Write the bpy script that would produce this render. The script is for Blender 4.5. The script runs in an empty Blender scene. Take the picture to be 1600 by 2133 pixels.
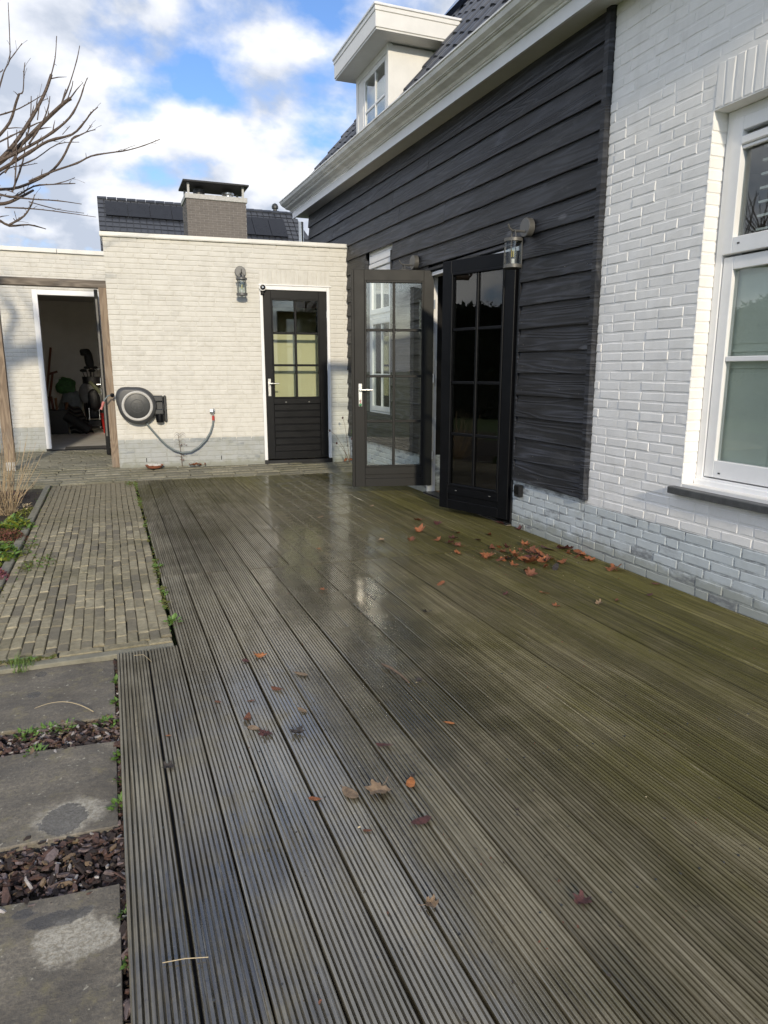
import bpy, math, random
from mathutils import Vector, Matrix, noise as mnoise
R = math.radians
SC = bpy.context.scene
COL = SC.collection
random.seed(7)

# ------------------------------------------------------------------ camera, sky, sun, exposure
CAM_H = 1.2999
cam = bpy.data.objects.new('camera', bpy.data.cameras.new('camera'))
COL.objects.link(cam)
cam.location = (0, 0, CAM_H)
cam.rotation_euler = (math.pi / 2 - .2019, 0, -.374)
cam.data.sensor_fit = 'HORIZONTAL'
cam.data.sensor_width = 36
cam.data.lens = 36 * 1439.3 / 1600
cam.data.clip_start = .05
cam.data.clip_end = 2000
SC.camera = cam

SUN_EL, SUN_AZ = R(19), R(9.5)          # sun behind the camera, a little to the left of the house wall
S = Vector((-math.sin(SUN_AZ) * math.cos(SUN_EL), -math.cos(SUN_AZ) * math.cos(SUN_EL), math.sin(SUN_EL)))
sun = bpy.data.objects.new('sun', bpy.data.lights.new('sun', 'SUN'))
COL.objects.link(sun)
sun.rotation_euler = (-S).to_track_quat('-Z', 'Y').to_euler()
sun.data.energy = 1.75
sun.data.angle = R(2.6)
sun.data.color = (1, .88, .68)

W = bpy.data.worlds.new('World')
SC.world = W
W.use_nodes = True
wt = W.node_tree
wt.nodes.clear()


def wn(kind, **k):
    n = wt.nodes.new(kind)
    for a, b in k.items():
        setattr(n, a, b)
    return n


def wmath(op, a, b=None, clamp=False):
    n = wn('ShaderNodeMath', operation=op, use_clamp=clamp)
    for i, v in enumerate((a, b)):
        if v is None:
            continue
        if hasattr(v, 'links'):
            wt.links.new(v, n.inputs[i])
        else:
            n.inputs[i].default_value = v
    return n.outputs[0]


sky = wn('ShaderNodeTexSky', sky_type='NISHITA', sun_disc=False)
sky.sun_elevation = SUN_EL
sky.sun_rotation = math.atan2(S.x, S.y)
sky.altitude = 5
sky.air_density = 1.0
sky.dust_density = .6
sky.ozone_density = 2.0
tc = wn('ShaderNodeTexCoord')
sep = wn('ShaderNodeSeparateXYZ')
wt.links.new(tc.outputs['Generated'], sep.inputs[0])
def cloud_uv(lift):
    zz = wmath('ADD', wmath('MAXIMUM', sep.outputs[2], 0), .42 + lift)
    cb = wn('ShaderNodeCombineXYZ')
    wt.links.new(wmath('DIVIDE', sep.outputs[0], zz), cb.inputs[0])
    wt.links.new(wmath('DIVIDE', sep.outputs[1], zz), cb.inputs[1])
    cb.inputs[2].default_value = 3.7
    return cb.outputs[0]


def wnoise(vec, scale, detail, rough, dist=0., off=0.):
    mp = wn('ShaderNodeMapping')
    mp.inputs['Location'].default_value = (off, off * .7, 0)
    wt.links.new(vec, mp.inputs[0])
    n = wn('ShaderNodeTexNoise')
    n.inputs['Scale'].default_value = scale
    n.inputs['Detail'].default_value = detail
    n.inputs['Roughness'].default_value = rough
    n.inputs['Distortion'].default_value = dist
    wt.links.new(mp.outputs[0], n.inputs['Vector'])
    return n.outputs[0]


def wramp(v, *stops):
    r = wn('ShaderNodeValToRGB')
    e = r.color_ramp.elements
    while len(e) < len(stops):
        e.new(.5)
    for q, (p, c) in zip(e, stops):
        q.position = p
        q.color = (*c, 1) if len(c) == 3 else c
    wt.links.new(v, r.inputs[0])
    return r.outputs[0]


CLOUD_OFF = 15.7
uv0, uv1 = cloud_uv(0.), cloud_uv(.05)
d0 = wnoise(uv0, 2.3, 9, .52, .1, CLOUD_OFF)      # cloud density
d1 = wnoise(uv1, 2.3, 9, .52, .1, CLOUD_OFF)      # the same clouds a little higher up: tops catch the light
low = wmath('SUBTRACT', 1., wmath('MULTIPLY', sep.outputs[2], 5.), True)   # distant banks close up towards the horizon
cov = wramp(wmath('ADD', d0, wmath('MULTIPLY', low, .09)), (.42, (0, 0, 0)), (.495, (1, 1, 1)))
body = wmath('ADD', wmath('MULTIPLY', wmath('SUBTRACT', d0, d1), 2.6), wmath('MULTIPLY', wnoise(uv0, 3.4, 6, .5, .2, CLOUD_OFF + 3.3), .62))
shade = wramp(body, (.17, (.34, .38, .455)), (.35, (.545, .565, .615)), (.58, (.75, .74, .73)))
skys = wn('ShaderNodeVectorMath', operation='MULTIPLY')
wt.links.new(sky.outputs[0], skys.inputs[0])
skys.inputs[1].default_value = (.082, .097, .124)
mixc = wn('ShaderNodeMix', data_type='RGBA')
wt.links.new(cov, mixc.inputs[0])
wt.links.new(skys.outputs[0], mixc.inputs[6])
wt.links.new(shade, mixc.inputs[7])
bg = wn('ShaderNodeBackground')
bg.inputs[1].default_value = 1.0
wo = wn('ShaderNodeOutputWorld')
wt.links.new(mixc.outputs[2], bg.inputs[0])
wt.links.new(bg.outputs[0], wo.inputs[0])

vs = SC.view_settings
vs.view_transform = 'Standard'
vs.look = 'None'
vs.exposure = .78
vs.gamma = 1
vs.use_curve_mapping = False
SC.cycles.use_denoising = True
SC.cycles.max_bounces = 10
SC.cycles.diffuse_bounces = 8
SC.cycles.transparent_max_bounces = 24
SC.cycles.caustics_reflective = False
SC.cycles.caustics_refractive = False

# ------------------------------------------------------------------ material helper


class Mat:
    def __init__(s, name):
        s.m = bpy.data.materials.new(name)
        s.m.use_nodes = True
        s.t = s.m.node_tree
        s.b = s.t.nodes['Principled BSDF']
        s.geo = None

    def n(s, kind, ins=None, **k):
        n = s.t.nodes.new(kind)
        for a, b in k.items():
            setattr(n, a, b)
        for a, b in (ins or {}).items():
            s.put(n.inputs[a], b)
        return n

    def put(s, sock, v):
        if hasattr(v, 'links'):
            s.t.links.new(v, sock)
        elif isinstance(v, (tuple, list)) and sock.type == 'RGBA' and len(v) == 3:
            sock.default_value = (*v, 1)
        else:
            sock.default_value = v

    def pos(s, scale=(1, 1, 1), obj=False):
        if obj:
            src = s.n('ShaderNodeTexCoord').outputs['Object']
        else:
            src = s.n('ShaderNodeNewGeometry').outputs['Position']
        return s.n('ShaderNodeVectorMath', {0: src, 1: scale}, operation='MULTIPLY').outputs[0]

    def rnd(s):
        return s.n('ShaderNodeObjectInfo').outputs['Random']

    def noise(s, vec, scale=1., detail=4., rough=.55, dist=0., w=None):
        k = dict(Vector=vec, Scale=scale, Detail=detail, Roughness=rough, Distortion=dist)
        if w is None:
            return s.n('ShaderNodeTexNoise', k).outputs[0]
        k['W'] = w
        nd = s.n('ShaderNodeTexNoise', noise_dimensions='4D')
        for a, b in k.items():
            s.put(nd.inputs[a], b)
        return nd.outputs[0]

    def math(s, op, a, b=0., clamp=False):
        return s.n('ShaderNodeMath', {0: a, 1: b}, operation=op, use_clamp=clamp).outputs[0]

    def ramp(s, v, *stops, interp='LINEAR'):
        r = s.n('ShaderNodeValToRGB', {0: v})
        r.color_ramp.interpolation = interp
        e = r.color_ramp.elements
        while len(e) < len(stops):
            e.new(.5)
        for q, (p, c) in zip(e, stops):
            q.position = p
            if isinstance(c, (int, float)):
                c = (c, c, c)
            q.color = (*c, 1)
        return r.outputs[0]

    def mix(s, f, a, b, mode='MIX'):
        n = s.n('ShaderNodeMix', data_type='RGBA', blend_type=mode)
        s.put(n.inputs[0], f)
        s.put(n.inputs[6], a)
        s.put(n.inputs[7], b)
        return n.outputs[2]

    def bump(s, h, dist=.003, strength=1., prev=None):
        n = s.n('ShaderNodeBump', {'Height': h, 'Distance': dist, 'Strength': strength})
        if prev is not None:
            s.put(n.inputs['Normal'], prev)
        return n.outputs[0]

    def set(s, **k):
        for a, b in k.items():
            s.put(s.b.inputs[a.replace('_', ' ')], b)
        return s.m


MT = {}


def simple(name, col, rough=.5, metal=0., var=.12, scale=18., bump=.0006, coat=0., spec=.5):
    """plain painted / plastic / metal surface with slight uneven tone and micro relief"""
    a = Mat(name)
    p = a.pos()
    n1 = a.noise(p, scale, 5, .6)
    n2 = a.noise(p, scale * 9, 3, .6)
    dark = tuple(c * (1 - var) for c in col)
    lite = tuple(min(1, c * (1 + var * .6)) for c in col)
    c = a.mix(a.ramp(n1, (.3, 0), (.7, 1)), dark, lite)
    r = a.math('ADD', a.math('MULTIPLY', n1, .2), rough - .1)
    a.set(Base_Color=c, Roughness=r, Metallic=metal, Normal=a.bump(n2, bump), Specular_IOR_Level=spec)
    if coat:
        a.set(Coat_Weight=coat, Coat_Roughness=.12)
    MT[name] = a.m
    return a.m


def painted_brick(name, col, dirt, amount, rough=.72, var=.0, worn=None):
    a = Mat(name)
    p = a.pos()
    big = a.noise(p, 1.3, 5, .6)
    mid = a.noise(p, 9, 6, .65)
    streak = a.noise(a.pos((14, 14, 1.1)), 1, 5, .6)
    fine = a.noise(p, 130, 4, .7)
    grit = a.noise(p, 38, 4, .6)
    f = a.math('MULTIPLY', a.ramp(big, (.38, .25), (.66, 1)), a.ramp(mid, (.42, 0), (.72, 1)))
    f = a.math('ADD', f, a.math('MULTIPLY', a.ramp(streak, (.5, 0), (.8, 1)), .5), True)
    c = a.mix(a.math('MULTIPLY', f, amount), col, dirt)
    rn = a.rnd()
    tone = a.ramp(rn, (0, .93), (.5, .985), (1, 1.0))
    c = a.mix(1, c, tone, 'MULTIPLY')
    if worn:
        z_ = a.n('ShaderNodeSeparateXYZ', {0: p}).outputs[2]
        spl = a.math('MULTIPLY', a.ramp(a.math('ADD', z_, a.math('MULTIPLY', mid, -.16)), (-.06, 1), (.055, 0)), .5)
        c = a.mix(spl, c, (.20, .20, .13))
        w = a.math('MULTIPLY', a.ramp(a.rnd(), (.87, 0), (.9, 1)), a.ramp(a.noise(a.pos((9, 9, 25)), 1, 5, .7), (.42, 0), (.62, .8)))
        c = a.mix(w, c, worn)
    hgt = a.math('ADD', a.math('MULTIPLY', fine, .5), grit)
    lump = a.noise(p, 16, 3, .5)
    a.set(Base_Color=c, Roughness=rough, Normal=a.bump(lump, .0018, .6, a.bump(hgt, .0011, .8)), Specular_IOR_Level=.3)
    MT[name] = a.m


painted_brick('white_brick', (.91, .893, .868), (.68, .66, .615), .4)
painted_brick('cream_brick', (.705, .685, .63), (.48, .455, .40), .5)
painted_brick('grey_brick', (.59, .635, .65), (.47, .49, .45), .5, worn=(.16, .165, .175))
painted_brick('garage_grey_brick', (.43, .445, .44), (.33, .33, .26), .7, worn=(.25, .27, .28))
painted_brick('dark_brick', (.17, .15, .135), (.10, .09, .085), .9)
simple('mortar_dark', (.30, .285, .265), .85, var=.2)
simple('white_paint', (.87, .87, .87), .38, var=.05, scale=6)
simple('cream_paint', (.80, .79, .76), .38, var=.06, scale=6)
simple('fascia_paint', (.84, .845, .86), .32, var=.06, scale=5)
simple('gutter_zinc', (.87, .865, .84), .45, metal=.0, var=.18, scale=5)
simple('soffit_paint', (.72, .715, .69), .5, var=.08, scale=5)
simple('coping_metal', (.74, .73, .69), .4, metal=.0, var=.14, scale=4)
simple('black_paint', (.0036, .004, .0052), .38, var=.15, scale=8, spec=.22)
simple('black_frame', (.012, .012, .013), .35, var=.2, scale=8)
simple('taupe_paint', (.0148, .0146, .0138), .5, var=.12, scale=7, spec=.25)
simple('steel', (.62, .61, .58), .3, metal=.9, var=.08)
simple('lamp_grey', (.115, .112, .105), .42, metal=.2, var=.1, scale=20)
simple('lamp_dark_grey', (.13, .13, .13), .42, metal=.2, var=.1, scale=20)
simple('dark_plastic', (.035, .037, .038), .42, var=.15, scale=20)
simple('mid_plastic', (.055, .057, .06), .45, var=.12, scale=20)
simple('ring_plastic', (.55, .535, .5), .4, var=.08, scale=20)
simple('hose_grey', (.15, .18, .185), .45, var=.12, scale=30)
simple('red_plastic', (.48, .03, .025), .4, var=.1, scale=20)
simple('pale_red_plastic', (.5, .16, .14), .4, var=.1, scale=20)
simple('chrome', (.75, .75, .75), .15, metal=1, var=.03)
simple('sill_stone', (.085, .088, .09), .42, var=.35, scale=22, bump=.0015)
simple('plaster', (.50, .48, .45), .85, var=.08, scale=3)
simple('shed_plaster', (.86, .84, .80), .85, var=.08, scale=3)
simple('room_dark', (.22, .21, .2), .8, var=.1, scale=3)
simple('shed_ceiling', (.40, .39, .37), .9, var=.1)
simple('yellow_plaster', (.70, .64, .40), .8, var=.06, scale=3)
simple('shutter_green', (.68, .70, .63), .5, var=.06, scale=5)
simple('concrete_floor', (.60, .575, .53), .75, var=.15, scale=5, bump=.001)
simple('concrete_block', (.50, .49, .46), .8, var=.2, scale=25, bump=.002)
simple('kerb_concrete', (.23, .215, .16), .85, var=.3, scale=18, bump=.003)
simple('bag_black', (.010, .010, .012), .45, var=.3, scale=15, bump=.004)
simple('bag_grey', (.16, .16, .16), .6, var=.2, scale=15, bump=.003)
simple('soil_bag_green', (.05, .17, .04), .35, var=.6, scale=20, bump=.006)
simple('soil_bag_grey', (.20, .22, .22), .35, var=.3, scale=12, bump=.006)
simple('rubber', (.018, .018, .018), .7, var=.2, scale=30)
simple('rubber_grey', (.10, .095, .085), .7, var=.2, scale=30)
simple('tool_wood', (.22, .10, .045), .6, var=.3, scale=30)
simple('tool_red_wood', (.15, .05, .03), .6, var=.3, scale=30)
simple('green_bag', (.03, .06, .02), .7, var=.3, scale=30)
simple('olive', (.11, .12, .07), .7, var=.2, scale=30)
simple('terracotta', (.36, .13, .07), .75, var=.2, scale=30, bump=.001)
simple('pebble', (.62, .6, .56), .7, var=.2, scale=30, bump=.002)
simple('filament', (.75, .55, .06), .4, var=.1, scale=60)
simple('curtain', (.66, .65, .6), .85, var=.05, scale=9)
simple('blind', (.68, .68, .66), .6, var=.05, scale=9)
simple('roof_board', (.03, .03, .033), .7, var=.2)
simple('stalk', (.42, .32, .20), .7, var=.3, scale=40, bump=.001)
simple('dry_stem', (.16, .11, .075), .8, var=.3, scale=40, bump=.001)
simple('green_leaf', (.11, .20, .035), .5, var=.4, scale=40, bump=.001)
simple('yellow_green_leaf', (.24, .27, .04), .5, var=.4, scale=40, bump=.001)
simple('heather_pink', (.30, .10, .14), .8, var=.4, scale=60, bump=.001)
simple('heather_red', (.22, .075, .05), .8, var=.4, scale=60, bump=.001)
simple('moss', (.115, .12, .028), .9, var=.5, scale=70, bump=.004)
simple('grass_blade', (.13, .21, .04), .6, var=.4, scale=30)
simple('straw', (.5, .4, .24), .7, var=.2, scale=40)
simple('hedge_leaf', (.028, .045, .014), .55, var=.5, scale=4)
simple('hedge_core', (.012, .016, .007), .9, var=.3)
simple('solar_blue', (.012, .02, .045), .12, var=.1, scale=4)
simple('solar_black', (.010, .011, .015), .3, var=.3, scale=3)
for nm, c in (('bark_dark', (.04, .025, .02)), ('bark_brown', (.12, .065, .05)), ('bark_grey', (.22, .165, .155)), ('bark_pale', (.50, .46, .43)), ('bark_tan', (.25, .17, .10))):
    simple(nm, c, .55, var=.45, scale=60, bump=.004)
for nm, c in (('leaf_orange', (.30, .105, .04)), ('leaf_brown', (.17, .062, .030)), ('leaf_purple', (.10, .035, .032)), ('leaf_tan', (.28, .19, .115)), ('leaf_bright', (.55, .20, .06)), ('leaf_dark', (.05, .04, .035))):
    simple(nm, c, .5, var=.5, scale=55, bump=.003)


def mat_glass(name, tint=(.9, .93, .92), k=1.0):
    a = Mat(name)
    t = a.t
    t.nodes.remove(a.b)
    tr = a.n('ShaderNodeBsdfTransparent', {'Color': tint})
    gl = a.n('ShaderNodeBsdfGlossy', {'Color': (1, 1, 1), 'Roughness': .004})
    wob = a.bump(a.noise(a.pos((1, 1, 1)), 2.2, 2, .5), .004, .12)
    a.put(gl.inputs['Normal'], wob)
    lw = a.n('ShaderNodeLayerWeight', {'Blend': .5})
    fr = a.math('ADD', a.math('MULTIPLY', a.math('POWER', lw.outputs['Facing'], 5.), .96), .04)
    mx = a.n('ShaderNodeMixShader')
    a.put(mx.inputs[0], a.math('MULTIPLY', fr, k, True))
    t.links.new(tr.outputs[0], mx.inputs[1])
    t.links.new(gl.outputs[0], mx.inputs[2])
    t.links.new(mx.outputs[0], t.nodes['Material Output'].inputs[0])
    MT[name] = a.m


mat_glass('glass')
mat_glass('window_glass', (.93, .96, .94), 1.7)
mat_glass('shade_tinted_glass', (.55, .57, .55), 1.5)  # tint darkened to stand in for the dim room behind the ajar leaf


def mat_clad():
    a = Mat('black_timber')
    w = a.math('MULTIPLY', a.rnd(), 60.)
    n = a.noise(a.pos((1, .5, 8.5)), 1, 2.5, .42, .3, w)
    ring = a.math('ADD', a.math('MULTIPLY', a.math('SINE', a.math('MULTIPLY', n, 78.)), .5), .5)
    ring = a.math('POWER', ring, 1.6)
    fib = a.noise(a.pos((60, 4, 230)), 1, 4, .65, 0, w)
    big = a.noise(a.pos((1, .9, 2.2)), 1, 5, .62, 0, w)
    dust = a.noise(a.pos((2, 2.5, 9)), 1, 6, .7, .3, w)
    kv = a.n('ShaderNodeTexVoronoi', {'Vector': a.n('ShaderNodeVectorMath', {0: a.pos((1, 2.2, 6.0)), 1: (0, 0, 0)}, operation='ADD').outputs[0], 'Scale': 1.0, 'W': w}, voronoi_dimensions='4D')
    kd = a.math('ADD', kv.outputs['Distance'], a.math('MULTIPLY', a.noise(a.pos((5, 14, 30)), 1, 3, .5), .10))
    kn = a.ramp(kd, (.09, 0), (.12, 1), (.16, .8), (.22, 0))
    core = a.ramp(kd, (.09, 1), (.13, 0))
    f = a.math('ADD', a.math('MULTIPLY', ring, .42), a.math('MULTIPLY', fib, .62))
    f = a.math('MULTIPLY', f, a.ramp(big, (.3, .3), (.72, 1.25)))
    c = a.mix(a.ramp(f, (.20, 0), (.62, .35), (.95, 1)), (.0012, .0017, .0036), (.082, .090, .115))
    c = a.mix(a.math('MULTIPLY', a.ramp(dust, (.54, 0), (.72, 1)), .5), c, (.085, .087, .092))
    c = a.mix(a.math('MULTIPLY', kn, .8), c, (.105, .11, .125))
    c = a.mix(a.math('MULTIPLY', core, .7), c, (.004, .004, .005))
    h = a.math('ADD', a.math('ADD', a.math('MULTIPLY', ring, .8), fib), a.math('MULTIPLY', kn, .8))
    a.set(Base_Color=c, Roughness=a.ramp(fib, (.3, .40), (.7, .62)), Normal=a.bump(h, .0024, 1.), Specular_IOR_Level=.5)
    MT['black_timber'] = a.m


mat_clad()


def mat_deck():
    a = Mat('deck_timber')
    w = a.math('MULTIPLY', a.rnd(), 40.)
    P = a.pos()
    streak = a.noise(a.pos((75, 1.3, 20)), 1, 6, .66, 0, w)
    streak2 = a.noise(a.pos((210, 6, 40)), 1, 4, .6, 0, w)
    patch = a.noise(a.pos((1, .8, 1)), 1.25, 5, .58)
    blot = a.noise(P, 5.5, 6, .65)
    fine = a.noise(P, 70, 5, .7)
    sx = a.n('ShaderNodeSeparateXYZ', {0: P}).outputs
    # silvered wood with brown and dark damp streaks
    col = a.mix(a.ramp(streak, (.30, 0), (.66, 1)), (.042, .032, .016), (.262, .222, .132))
    silver = a.math('MULTIPLY', a.math('SUBTRACT', 2.0, sx[0]), .55, True)
    col = a.mix(a.math('MULTIPLY', silver, a.ramp(streak, (.34, .1), (.60, .75))), col, (.305, .285, .228))
    damp = a.ramp(a.math('ADD', patch, a.math('MULTIPLY', blot, .45)), (.62, 0), (.84, 1))
    col = a.mix(a.math('MULTIPLY', damp, .65), col, (.045, .034, .020))
    # algae: thick along the house side and in the shaded far corner
    side = a.math('MULTIPLY', a.math('SUBTRACT', sx[0], .5), .40, True)
    far = a.math('MULTIPLY', a.math('SUBTRACT', sx[1], 6.0), .5, True)
    alg = a.math('ADD', a.math('ADD', a.math('MULTIPLY', side, .46), a.math('MULTIPLY', far, .2)), a.math('MULTIPLY', patch, .7))
    alg = a.math('ADD', alg, a.math('MULTIPLY', blot, .38))
    algf = a.math('MULTIPLY', a.ramp(alg, (.56, 0), (.98, 1)), a.ramp(streak2, (.28, .45), (.62, 1)))
    col = a.mix(a.math('MULTIPLY', algf, .85), col, a.mix(a.ramp(streak, (.35, 0), (.65, 1)), (.062, .060, .012), (.190, .172, .040)))
    # worn pale ribs and splinters
    scr = a.math('MULTIPLY', a.ramp(a.noise(a.pos((130, 1.7, 20)), 1, 4, .55, 0, a.math('ADD', w, 7.)), (.61, 0), (.70, 1)), a.ramp(fine, (.36, 0), (.6, .9)))
    col = a.mix(scr, col, (.40, .35, .235))
    dirt = a.ramp(a.noise(P, 24, 6, .75), (.60, 0), (.72, .7))
    col = a.mix(dirt, col, (.035, .028, .02))
    tone = a.ramp(a.rnd(), (0, .72), (1, 1.12))
    col = a.mix(1, col, tone, 'MULTIPLY')
    # film of rain water: a long tongue across the middle boards, plus scattered spots
    u = a.math('SUBTRACT', sx[0], a.math('ADD', a.math('MULTIPLY', sx[1], .27), .06))
    tongue = a.math('SUBTRACT', 1., a.math('MULTIPLY', a.math('ABSOLUTE', u), 1.0), True)
    wet = a.math('ADD', a.math('MULTIPLY', tongue, .50), a.math('ADD', a.math('MULTIPLY', patch, .42), a.math('MULTIPLY', blot, .42)))
    wetm = a.ramp(wet, (.54, 0), (.80, 1))
    wetm = a.math('MULTIPLY', wetm, a.ramp(blot, (.30, .45), (.50, 1)))
    col = a.mix(a.math('MULTIPLY', wetm, .4), col, a.mix(1, col, (.45, .45, .45), 'MULTIPLY'))
    rough = a.mix(wetm, a.ramp(streak2, (.3, .50), (.7, .70)), a.ramp(fine, (.3, .14), (.7, .34)))
    hs = a.bump(a.math('ADD', a.math('MULTIPLY', streak2, .8), fine), .0007, .8)
    a.set(Base_Color=col, Roughness=rough, Normal=hs, Specular_IOR_Level=.22)
    a.set(Coat_Weight=wetm, Coat_Roughness=.11, Coat_IOR=2.1)
    a.put(a.b.inputs['Coat Normal'], a.bump(a.noise(a.pos((14, 5, 8)), 1, 3, .5), .0016, .7))
    MT['deck_timber'] = a.m


mat_deck()


def mat_paver(name, c1, c2, c3, moss=.5):
    a = Mat(name)
    P = a.pos()
    r = a.rnd()
    n = a.noise(P, 30, 5, .65)
    g = a.noise(P, 190, 4, .7)
    big = a.noise(P, 1.4, 5, .6)
    c = a.ramp(r, (0, c3), (.08, c3), (.3, c1), (.75, c2), (1, tuple(v * 1.2 for v in c2)))
    c = a.mix(a.ramp(a.noise(P, 6, 4, .6), (.3, 0), (.7, .5)), c, c1)
    c = a.mix(a.ramp(n, (.35, 0), (.7, .6)), c, tuple(v * .5 for v in c1))
    c = a.mix(a.ramp(g, (.6, 0), (.72, .5)), c, tuple(min(1, v * 1.6) for v in c2))
    c = a.mix(a.math('MULTIPLY', a.ramp(big, (.5, 0), (.72, 1)), a.math('MULTIPLY', a.ramp(n, (.3, .2), (.6, 1)), moss)), c, (.10, .095, .035))
    a.set(Base_Color=c, Roughness=.8, Normal=a.bump(a.math('ADD', n, g), .004, .9), Specular_IOR_Level=.3)
    MT[name] = a.m


mat_paver('path_paver', (.27, .235, .155), (.40, .35, .235), (.18, .16, .125))
mat_paver('strip_paver', (.24, .225, .165), (.31, .29, .22), (.20, .19, .15), .6)


def mat_slab():
    a = Mat('slate_slab')
    P = a.pos()
    n = a.noise(P, 2.6, 8, .68, .8)
    m = a.noise(P, 14, 7, .7)
    f = a.noise(P, 90, 5, .75)
    sp = a.noise(P, 46, 3, .6)
    cleft = a.noise(a.pos((3, 11, 1)), 1, 6, .65, .8)
    c = a.mix(a.ramp(n, (.32, 0), (.68, 1)), (.115, .098, .074), (.32, .280, .215))
    c = a.mix(a.ramp(cleft, (.42, 0), (.70, .55)), c, (.085, .08, .074))
    c = a.mix(a.ramp(f, (.40, .6), (.62, 0)), c, (.09, .082, .072))
    c = a.mix(a.math('MULTIPLY', a.ramp(m, (.54, 0), (.68, 1)), .6), c, (.26, .225, .125))
    c = a.mix(a.ramp(sp, (.66, 0), (.70, .75)), c, (.46, .43, .34))
    # pale dried-in stains and dark damp spots, each with its own outline
    sx = a.n('ShaderNodeSeparateXYZ', {0: P}).outputs
    wob = a.math('ADD', a.math('MULTIPLY', a.math('SUBTRACT', a.noise(P, 15, 6, .68), .5), 1.7), a.math('MULTIPLY', a.math('SUBTRACT', f, .5), .35))

    def spot(cx, cy, rx, ry, soft):
        ex = a.math('DIVIDE', a.math('SUBTRACT', sx[0], cx), rx)
        ey = a.math('DIVIDE', a.math('SUBTRACT', sx[1], cy), ry)
        d = a.math('SQRT', a.math('ADD', a.math('MULTIPLY', ex, ex), a.math('MULTIPLY', ey, ey)))
        return a.ramp(a.math('MULTIPLY', a.math('ADD', d, wob), .5), (.5 - soft, 1), (.5, 0))
    for q in ((-.205, 2.10, .115, .105, .22), (-.175, 1.585, .10, .085, .12), (-.62, 2.9, .12, .1, .25), (-.45, 1.25, .10, .07, .3)):
        c = a.mix(a.math('MULTIPLY', spot(*q), .8), c, a.mix(a.ramp(f, (.4, 0), (.6, 1)), (.30, .265, .20), (.54, .50, .415)))
    wet = None
    for q in ((-.225, 2.085, .062, .075, .03), (-.215, 1.668, .075, .028, .08), (-.375, 3.238, .024, .03, .05), (-.383, 3.03, .034, .03, .08), (-.29, 1.715, .035, .02, .1), (-.55, 2.3, .05, .05, .08)):
        k = spot(*q)
        wet = k if wet is None else a.math('MAXIMUM', wet, k)
    c = a.mix(a.math('MULTIPLY', wet, .68), c, (.055, .056, .062))
    a.set(Base_Color=c, Roughness=a.mix(wet, a.ramp(n, (.3, .5), (.7, .72)), (.15, .15, .15)), Normal=a.bump(a.math('ADD', a.math('ADD', m, cleft), a.math('MULTIPLY', f, .6)), .006, 1.), Specular_IOR_Level=.25)
    MT['slate_slab'] = a.m


mat_slab()


def mat_ground(name, c1, c2, sc=6., bump=.02):
    a = Mat(name)
    P = a.pos()
    n = a.noise(P, sc, 7, .7)
    f = a.noise(P, sc * 14, 5, .7)
    c = a.mix(a.ramp(a.math('ADD', a.math('MULTIPLY', n, .6), a.math('MULTIPLY', f, .4)), (.35, 0), (.65, 1)), c1, c2)
    a.set(Base_Color=c, Roughness=.9, Normal=a.bump(a.math('ADD', n, f), bump))
    MT[name] = a.m


mat_ground('lawn', (.055, .085, .02), (.11, .155, .045), 2.)
mat_ground('soil', (.030, .021, .015), (.085, .062, .042), 14.)
mat_ground('sand', (.06, .052, .035), (.11, .095, .06), 14.)


def mat_post():
    a = Mat('weathered_timber')
    n = a.noise(a.pos((9, 9, .9)), 1, 3, .5, .4)
    ring = a.math('ADD', a.math('MULTIPLY', a.math('SINE', a.math('MULTIPLY', n, 60.)), .5), .5)
    f = a.noise(a.pos((90, 90, 3)), 1, 4, .6)
    c = a.mix(a.math('ADD', a.math('MULTIPLY', ring, .5), a.math('MULTIPLY', f, .5)), (.15, .105, .07), (.34, .26, .185))
    c = a.mix(a.ramp(a.noise(a.pos((3, 3, 1.5)), 1, 4, .6), (.5, 0), (.7, .6)), c, (.24, .22, .19))
    a.set(Base_Color=c, Roughness=.72, Normal=a.bump(a.math('ADD', ring, f), .0015))
    MT['weathered_timber'] = a.m
    b = Mat('weathered_beam')
    n = b.noise(b.pos((.9, 9, 9)), 1, 3, .5, .4)
    ring = b.math('ADD', b.math('MULTIPLY', b.math('SINE', b.math('MULTIPLY', n, 50.)), .5), .5)
    f = b.noise(b.pos((3, 90, 90)), 1, 4, .6)
    c = b.mix(b.math('ADD', b.math('MULTIPLY', ring, .5), b.math('MULTIPLY', f, .5)), (.10, .082, .065), (.27, .23, .19))
    b.set(Base_Color=c, Roughness=.75, Normal=b.bump(b.math('ADD', ring, f), .0015))
    MT['weathered_beam'] = b.m


mat_post()


def mat_tile():
    a = Mat('roof_tile')
    r = a.rnd()
    n = a.noise(a.pos(), 12, 5, .6)
    c = a.mix(r, (.030, .034, .044), (.052, .056, .068))
    c = a.mix(a.ramp(n, (.5, 0), (.8, .5)), c, (.10, .10, .10))
    a.set(Base_Color=c, Roughness=.33, Normal=a.bump(n, .001), Specular_IOR_Level=.6)
    MT['roof_tile'] = a.m


mat_tile()


def mat_bark_tree():
    a = Mat('tree_bark')
    n = a.noise(a.pos(), 45, 5, .6)
    c = a.mix(a.ramp(n, (.35, 0), (.68, 1)), (.055, .038, .030), (.155, .115, .088))
    a.set(Base_Color=c, Roughness=.75, Normal=a.bump(n, .004))
    MT['tree_bark'] = a.m


mat_bark_tree()


def mat_floor():
    a = Mat('wood_floor')
    n = a.noise(a.pos((12, 1.2, 1)), 1, 4, .6)
    a.set(Base_Color=a.mix(n, (.16, .085, .045), (.30, .18, .10)), Roughness=.4)
    MT['wood_floor'] = a.m


mat_floor()

# ------------------------------------------------------------------ mesh helpers


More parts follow.
